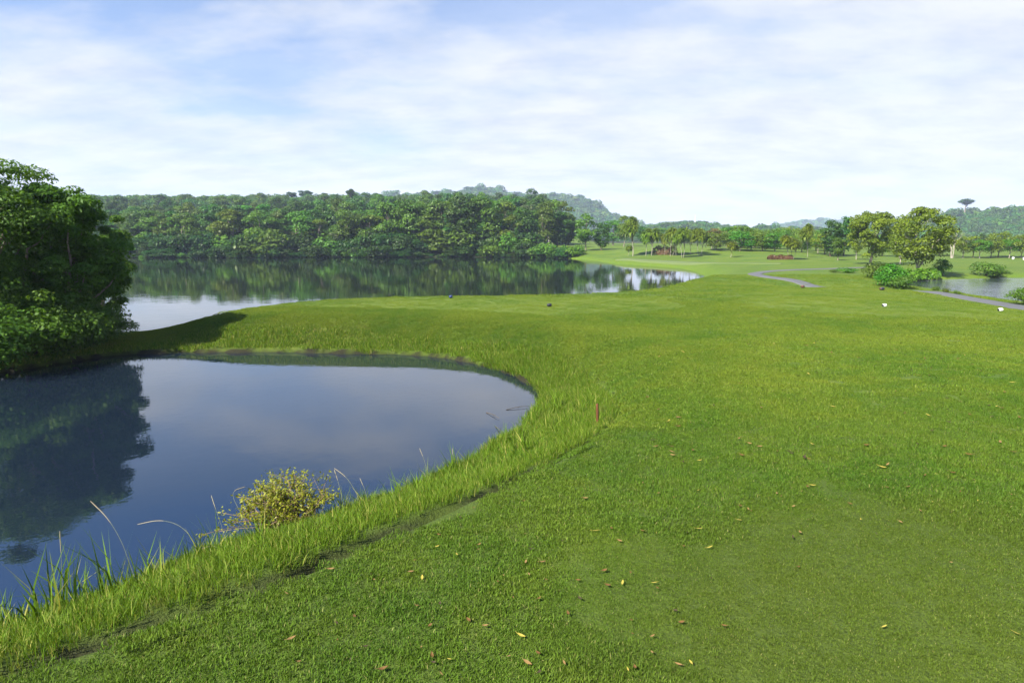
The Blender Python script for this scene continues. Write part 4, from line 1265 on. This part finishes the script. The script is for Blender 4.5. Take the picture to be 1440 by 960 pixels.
stalk([(320, 780), (300, 765), (282, 772)], 5.2, 'low bent stalk by the arched brown one')

# twigs lying in the pond
def twig(u0, v0, u1, v1, label):
    a, b = pix(u0, v0, WL + .004), pix(u1, v1, WL + .02)
    t = np.linspace(0, 1, 6)[:, None]
    P = (b - a) * t + np.array([0, .02, .015]) * np.sin(t * 3.1)
    g = Geo(); g.tube(P, np.linspace(.007, .003, 6), 5)
    m_ = (b - a) * .5
    g.tube([m_, m_ + np.array([.05, .06, .02])], [.004, .002], 4)
    o = link('twig', g.mesh('twig', True), M_DARKBARK); o.location = a
    tag(o, label, 'twig', 'twigs floating in the pond')
twig(684, 580, 702, 588, 'dark twig lying in the pond shallows near its right end')
twig(697, 600, 706, 609, 'small twig poking out of the shallows nearest the bank')
twig(712, 576, 744, 571, 'branching twig at the right tip of the pond')

# ------------------------------------------------------------------ fallen leaves on the lawn
def leaf_mesh(seed, ln, wd, curl, m):
    rg = np.random.default_rng(seed)
    n = 9; t = np.linspace(0, 1, n)
    w = wd * np.sin(np.clip(t * .97 + .03, 0, 1) * math.pi) ** .8 * (1 - .25 * t)
    zc = curl * ln * (t - .5) ** 2 * 2 + .004
    side = .35 * w * rg.uniform(.6, 1.4)
    V = np.concatenate([np.column_stack([t * ln - ln / 2, -w, zc + side]), np.column_stack([t * ln - ln / 2, w * 0 + rg.normal(0, .001), zc]), np.column_stack([t * ln - ln / 2, w, zc + side * rg.uniform(.3, 1.3)])])
    q = [(i, i + 1, n + i + 1, n + i) for i in range(n - 1)] + [(n + i, n + i + 1, 2 * n + i + 1, 2 * n + i) for i in range(n - 1)]
    g = Geo(); g.add(V, q)
    g.tube([(-ln / 2, 0, zc[0]), (-ln * .72, .004, zc[0] + .004)], [.0012, .0008], 4)
    me = g.mesh('fallen_leaf', True); me.materials.append(m); return me
M_LY = plain_mat('yellow_leaf', (.27, .22, .035), .55, .25, 30)
M_LO = plain_mat('ochre_leaf', (.17, .105, .035), .6, .3, 30)
M_LB = plain_mat('brown_leaf', (.10, .052, .012), .65, .35, 30)
M_LD = plain_mat('dark_leaf', (.032, .022, .008), .7, .35, 30)
LEAF = {'yellow': [leaf_mesh(1, .062, .011, .12, M_LY), leaf_mesh(2, .055, .009, .2, M_LY)],
        'ochre': [leaf_mesh(3, .058, .011, .15, M_LO), leaf_mesh(4, .05, .010, .3, M_LO)],
        'brown': [leaf_mesh(5, .052, .012, .35, M_LB), leaf_mesh(6, .045, .013, .25, M_LB)],
        'dark': [leaf_mesh(7, .045, .011, .4, M_LD)]}
def leaf_at(u, v, kind, label, group, s=1.0, rz=None):
    g0 = ground(u, v, 60)
    o = link('fallen_leaf', rf.choice(LEAF[kind]))
    o.location = (g0[0], g0[1], g0[2] + .02)
    o.rotation_euler = (rf.uniform(-.25, .25), rf.uniform(-.25, .25), rf.uniform(0, 6.28) if rz is None else rz)
    o.scale = (s, s, s)
    tag(o, label, 'leaf', group)
for (u, v, k, l, s, rz) in [(733, 900, 'yellow', 'bright yellow pointed leaf lying near the bottom of the lawn', 1.15, -.4), (742, 937, 'ochre', 'ochre brown leaf just below the bright yellow pointed one', 1.1, -.6),
        (757, 925, 'brown', 'narrow brown leaf beside the ochre one', .9, -.9), (838, 750, 'yellow', 'pale yellow leaf in the middle of the near lawn', 1.2, .1), (998, 774, 'yellow', 'yellow leaf at the edge of the olive mown patch', 1.1, .3),
        (983, 748, 'yellow', 'pale yellow leaf just above the edge of the olive mown patch', 1.1, 0), (871, 765, 'ochre', 'tan leaf right of the pale yellow leaf', 1.0, -.3), (763, 796, 'ochre', 'tan leaf next to a brown one in the left middle lawn', 1.1, .2),
        (674, 771, 'ochre', 'ochre leaf curled upright left of centre', 1.0, 1.0), (855, 829, 'brown', 'reddish brown leaf below the lawn centre', 1.1, -.5), (850, 806, 'brown', 'rust brown crumpled leaf near the lawn centre', 1.1, .4),
        (758, 848, 'brown', 'dark rust leaf beside a grey one', 1.0, .9), (1143, 686, 'yellow', 'pale yellow curled leaf at mid right', 1.2, -.5), (1240, 660, 'yellow', 'long yellow leaf with a dry stalk on the right lawn', 1.6, -.2),
        (1338, 669, 'brown', 'largest rust brown leaf on the right lawn', 1.5, 0), (1039, 735, 'yellow', 'small yellow leaf left of the olive patch', 1.0, .2), (823, 704, 'ochre', 'pale tan leaf farther up the lawn', 1.2, .1),
        (410, 904, 'ochre', 'tan leaf on the lawn edge at lower left', 1.1, .8), (465, 806, 'ochre', 'crumpled tan leaf near the worn trench', 1.3, .3), (540, 946, 'brown', 'brown leaf at the very bottom edge of the lawn', 1.2, .2),
        (1243, 886, 'yellow', 'single small yellow leaf on the olive mown patch', .7, .3), (1040, 715, 'brown', 'rust leaf left of the curled pale yellow leaf', 1.1, .4)]:
    leaf_at(u, v, k, l, 'fallen leaves on the lawn', s * .8, rz)
LD = {'yellow': 'small yellow fallen leaf scattered on the lawn', 'ochre': 'small tan fallen leaf scattered on the lawn', 'brown': 'small rust brown fallen leaf scattered on the lawn', 'dark': 'small dark withered leaf scattered on the lawn'}
cnt = 0
while cnt < 250:
    v = 480 + 480 * rf.random() ** 1.9
    u = rf.uniform(380, 1440)
    if v < 700 and u < 900 - (v - 480) * .2: continue
    if v > 600 and u < 900 - (v - 590) * 2.1: continue
    if u > 1000 and v > 760 and rf.random() < .85: continue
    k = rf.choices(['yellow', 'ochre', 'brown', 'dark'], [.15, .2, .4, .25])[0]
    leaf_at(u, v, k, LD[k], 'fallen leaves on the lawn, ' + k, rf.uniform(.35, .8) if v > 660 else rf.uniform(.8, 1.35))
    cnt += 1

# ------------------------------------------------------------------ air
HZ = 1
if HZ:
    me = bpy.data.meshes.new('haze')
    x0, x1, y0, y1, z0, z1 = -2650, 2650, -260, 1980, -6, 125
    V = [(x, y, z) for x in (x0, x1) for y in (y0, y1) for z in (z0, z1)]
    me.from_pydata(V, [], [(0, 1, 3, 2), (4, 6, 7, 5), (0, 4, 5, 1), (2, 3, 7, 6), (0, 2, 6, 4), (1, 5, 7, 3)])
    m, nt, out = mat('haze_air')
    pv = N(nt, 'ShaderNodeVolumePrincipled', inp={'Density': .00028, 'Anisotropy': .0})
    pv.inputs['Color'].default_value = (.60, .72, 1.0, 1)
    L(nt, pv.outputs[0], out.inputs['Volume'])
    tag(link('haze', me, m), 'thin bluish morning haze over the course', 'haze', kind='stuff')

# ------------------------------------------------------------------ light
SUN_EL, SUN_AZ = R(43), math.atan2(-.74, -.67)     # direction towards the sun, measured from +Y to +X
sdir = Vector((math.sin(SUN_AZ) * math.cos(SUN_EL), math.cos(SUN_AZ) * math.cos(SUN_EL), math.sin(SUN_EL)))
sl = bpy.data.lights.new('sun', 'SUN'); sl.energy = 4.8; sl.angle = R(.53); sl.color = (1, .92, .77)
so = bpy.data.objects.new('sun', sl); COL.objects.link(so)
so.rotation_euler = sdir.to_track_quat('Z', 'Y').to_euler(); so.location = (-40, -20, 60)

w = bpy.data.worlds.new('World'); scene.world = w; w.use_nodes = True
nt = w.node_tree; nt.nodes.clear()
out = nt.nodes.new('ShaderNodeOutputWorld'); bg = nt.nodes.new('ShaderNodeBackground')
sky = N(nt, 'ShaderNodeTexSky', sky_type='NISHITA', sun_disc=False)
sky.sun_elevation = SUN_EL; sky.sun_rotation = SUN_AZ; sky.air_density = 1.0; sky.dust_density = .6; sky.ozone_density = 1.6
tc = N(nt, 'ShaderNodeTexCoord')
sep = N(nt, 'ShaderNodeSeparateXYZ'); L(nt, tc.outputs['Generated'], sep.inputs[0])
zc = math_(nt, 'MAXIMUM', sep.outputs['Z'], 0.0)
den = math_(nt, 'ADD', zc, .22)
cx = math_(nt, 'DIVIDE', sep.outputs['X'], den); cy = math_(nt, 'DIVIDE', sep.outputs['Y'], den)
cb = N(nt, 'ShaderNodeCombineXYZ'); L(nt, cx, cb.inputs[0]); L(nt, cy, cb.inputs[1])
mp = N(nt, 'ShaderNodeMapping', inp={'Scale': (1.2, 1.9, 1), 'Location': (3.1, 1.7, 0), 'Rotation': (0, 0, R(12))}); L(nt, cb.outputs[0], mp.inputs[0])
n1 = noise(nt, mp.outputs[0], 1.15, 9, .56)
cov = ramp(nt, zc, [(0.0, (.40, .40, .40)), (.16, (.27, .27, .27)), (.27, (.15, .15, .15)), (.42, (-.0, 0, 0)), (.6, (0, 0, 0))])
side = math_(nt, 'MULTIPLY', sep.outputs['X'], .12)
dens = math_(nt, 'ADD', math_(nt, 'ADD', n1, cov), side)
cf = ramp(nt, dens, [(.55, (0, 0, 0)), (.67, (.55, .55, .55)), (.82, (.92, .92, .92))])
n2 = noise(nt, mp.outputs[0], 2.6, 7, .6)
cc = ramp(nt, n2, [(.3, (3.7, 4.0, 4.5)), (.60, (4.9, 5.0, 5.2))])
bl = mixc(nt, 1.0, sky.outputs[0], (.52, .77, 1.06), 'MULTIPLY')
veil = ramp(nt, zc, [(0.0, (.75, .75, .75)), (.12, (.55, .55, .55)), (.22, (.45, .45, .45)), (.31, (.34, .34, .34)), (.39, (.03, .03, .03))])
veil = math_(nt, 'ADD', veil, math_(nt, 'MULTIPLY', math_(nt, 'ADD', sep.outputs['X'], .25), .42), True)
cf = math_(nt, 'ADD', cf, math_(nt, 'MULTIPLY', math_(nt, 'SUBTRACT', 1.0, cf), veil))
bl = mixc(nt, ramp(nt, zc, [(.34, (0, 0, 0)), (.46, (1, 1, 1))]), bl, mixc(nt, 1.0, bl, (1.15, 1.3, 1.55), 'MULTIPLY'))
col = mixc(nt, cf, bl, cc)
L(nt, col, bg.inputs['Color'])
bg.inputs['Strength'].default_value = .052
L(nt, bg.outputs[0], out.inputs[0])

# ------------------------------------------------------------------ camera and output
cam = bpy.data.cameras.new('camera')
cam.sensor_width = 36; cam.lens = F / 1440 * 36; cam.clip_end = 8000; cam.clip_start = .05
co = bpy.data.objects.new('camera', cam); COL.objects.link(co)
co.location = (0, 0, CAMZ); co.rotation_euler = (math.pi / 2 - PITCH, 0, 0)
scene.camera = co
vs = scene.view_settings
vs.view_transform = 'Standard'; vs.look = 'None'; vs.gamma = 1; vs.exposure = 1.85
try: vs.use_curve_mapping = False
except Exception: pass
scene.cycles.max_bounces = 8
scene.cycles.transparent_max_bounces = 4
scene.cycles.volume_bounces = 2
scene.cycles.use_denoising = True
scene.render.resolution_x, scene.render.resolution_y = 1024, 682
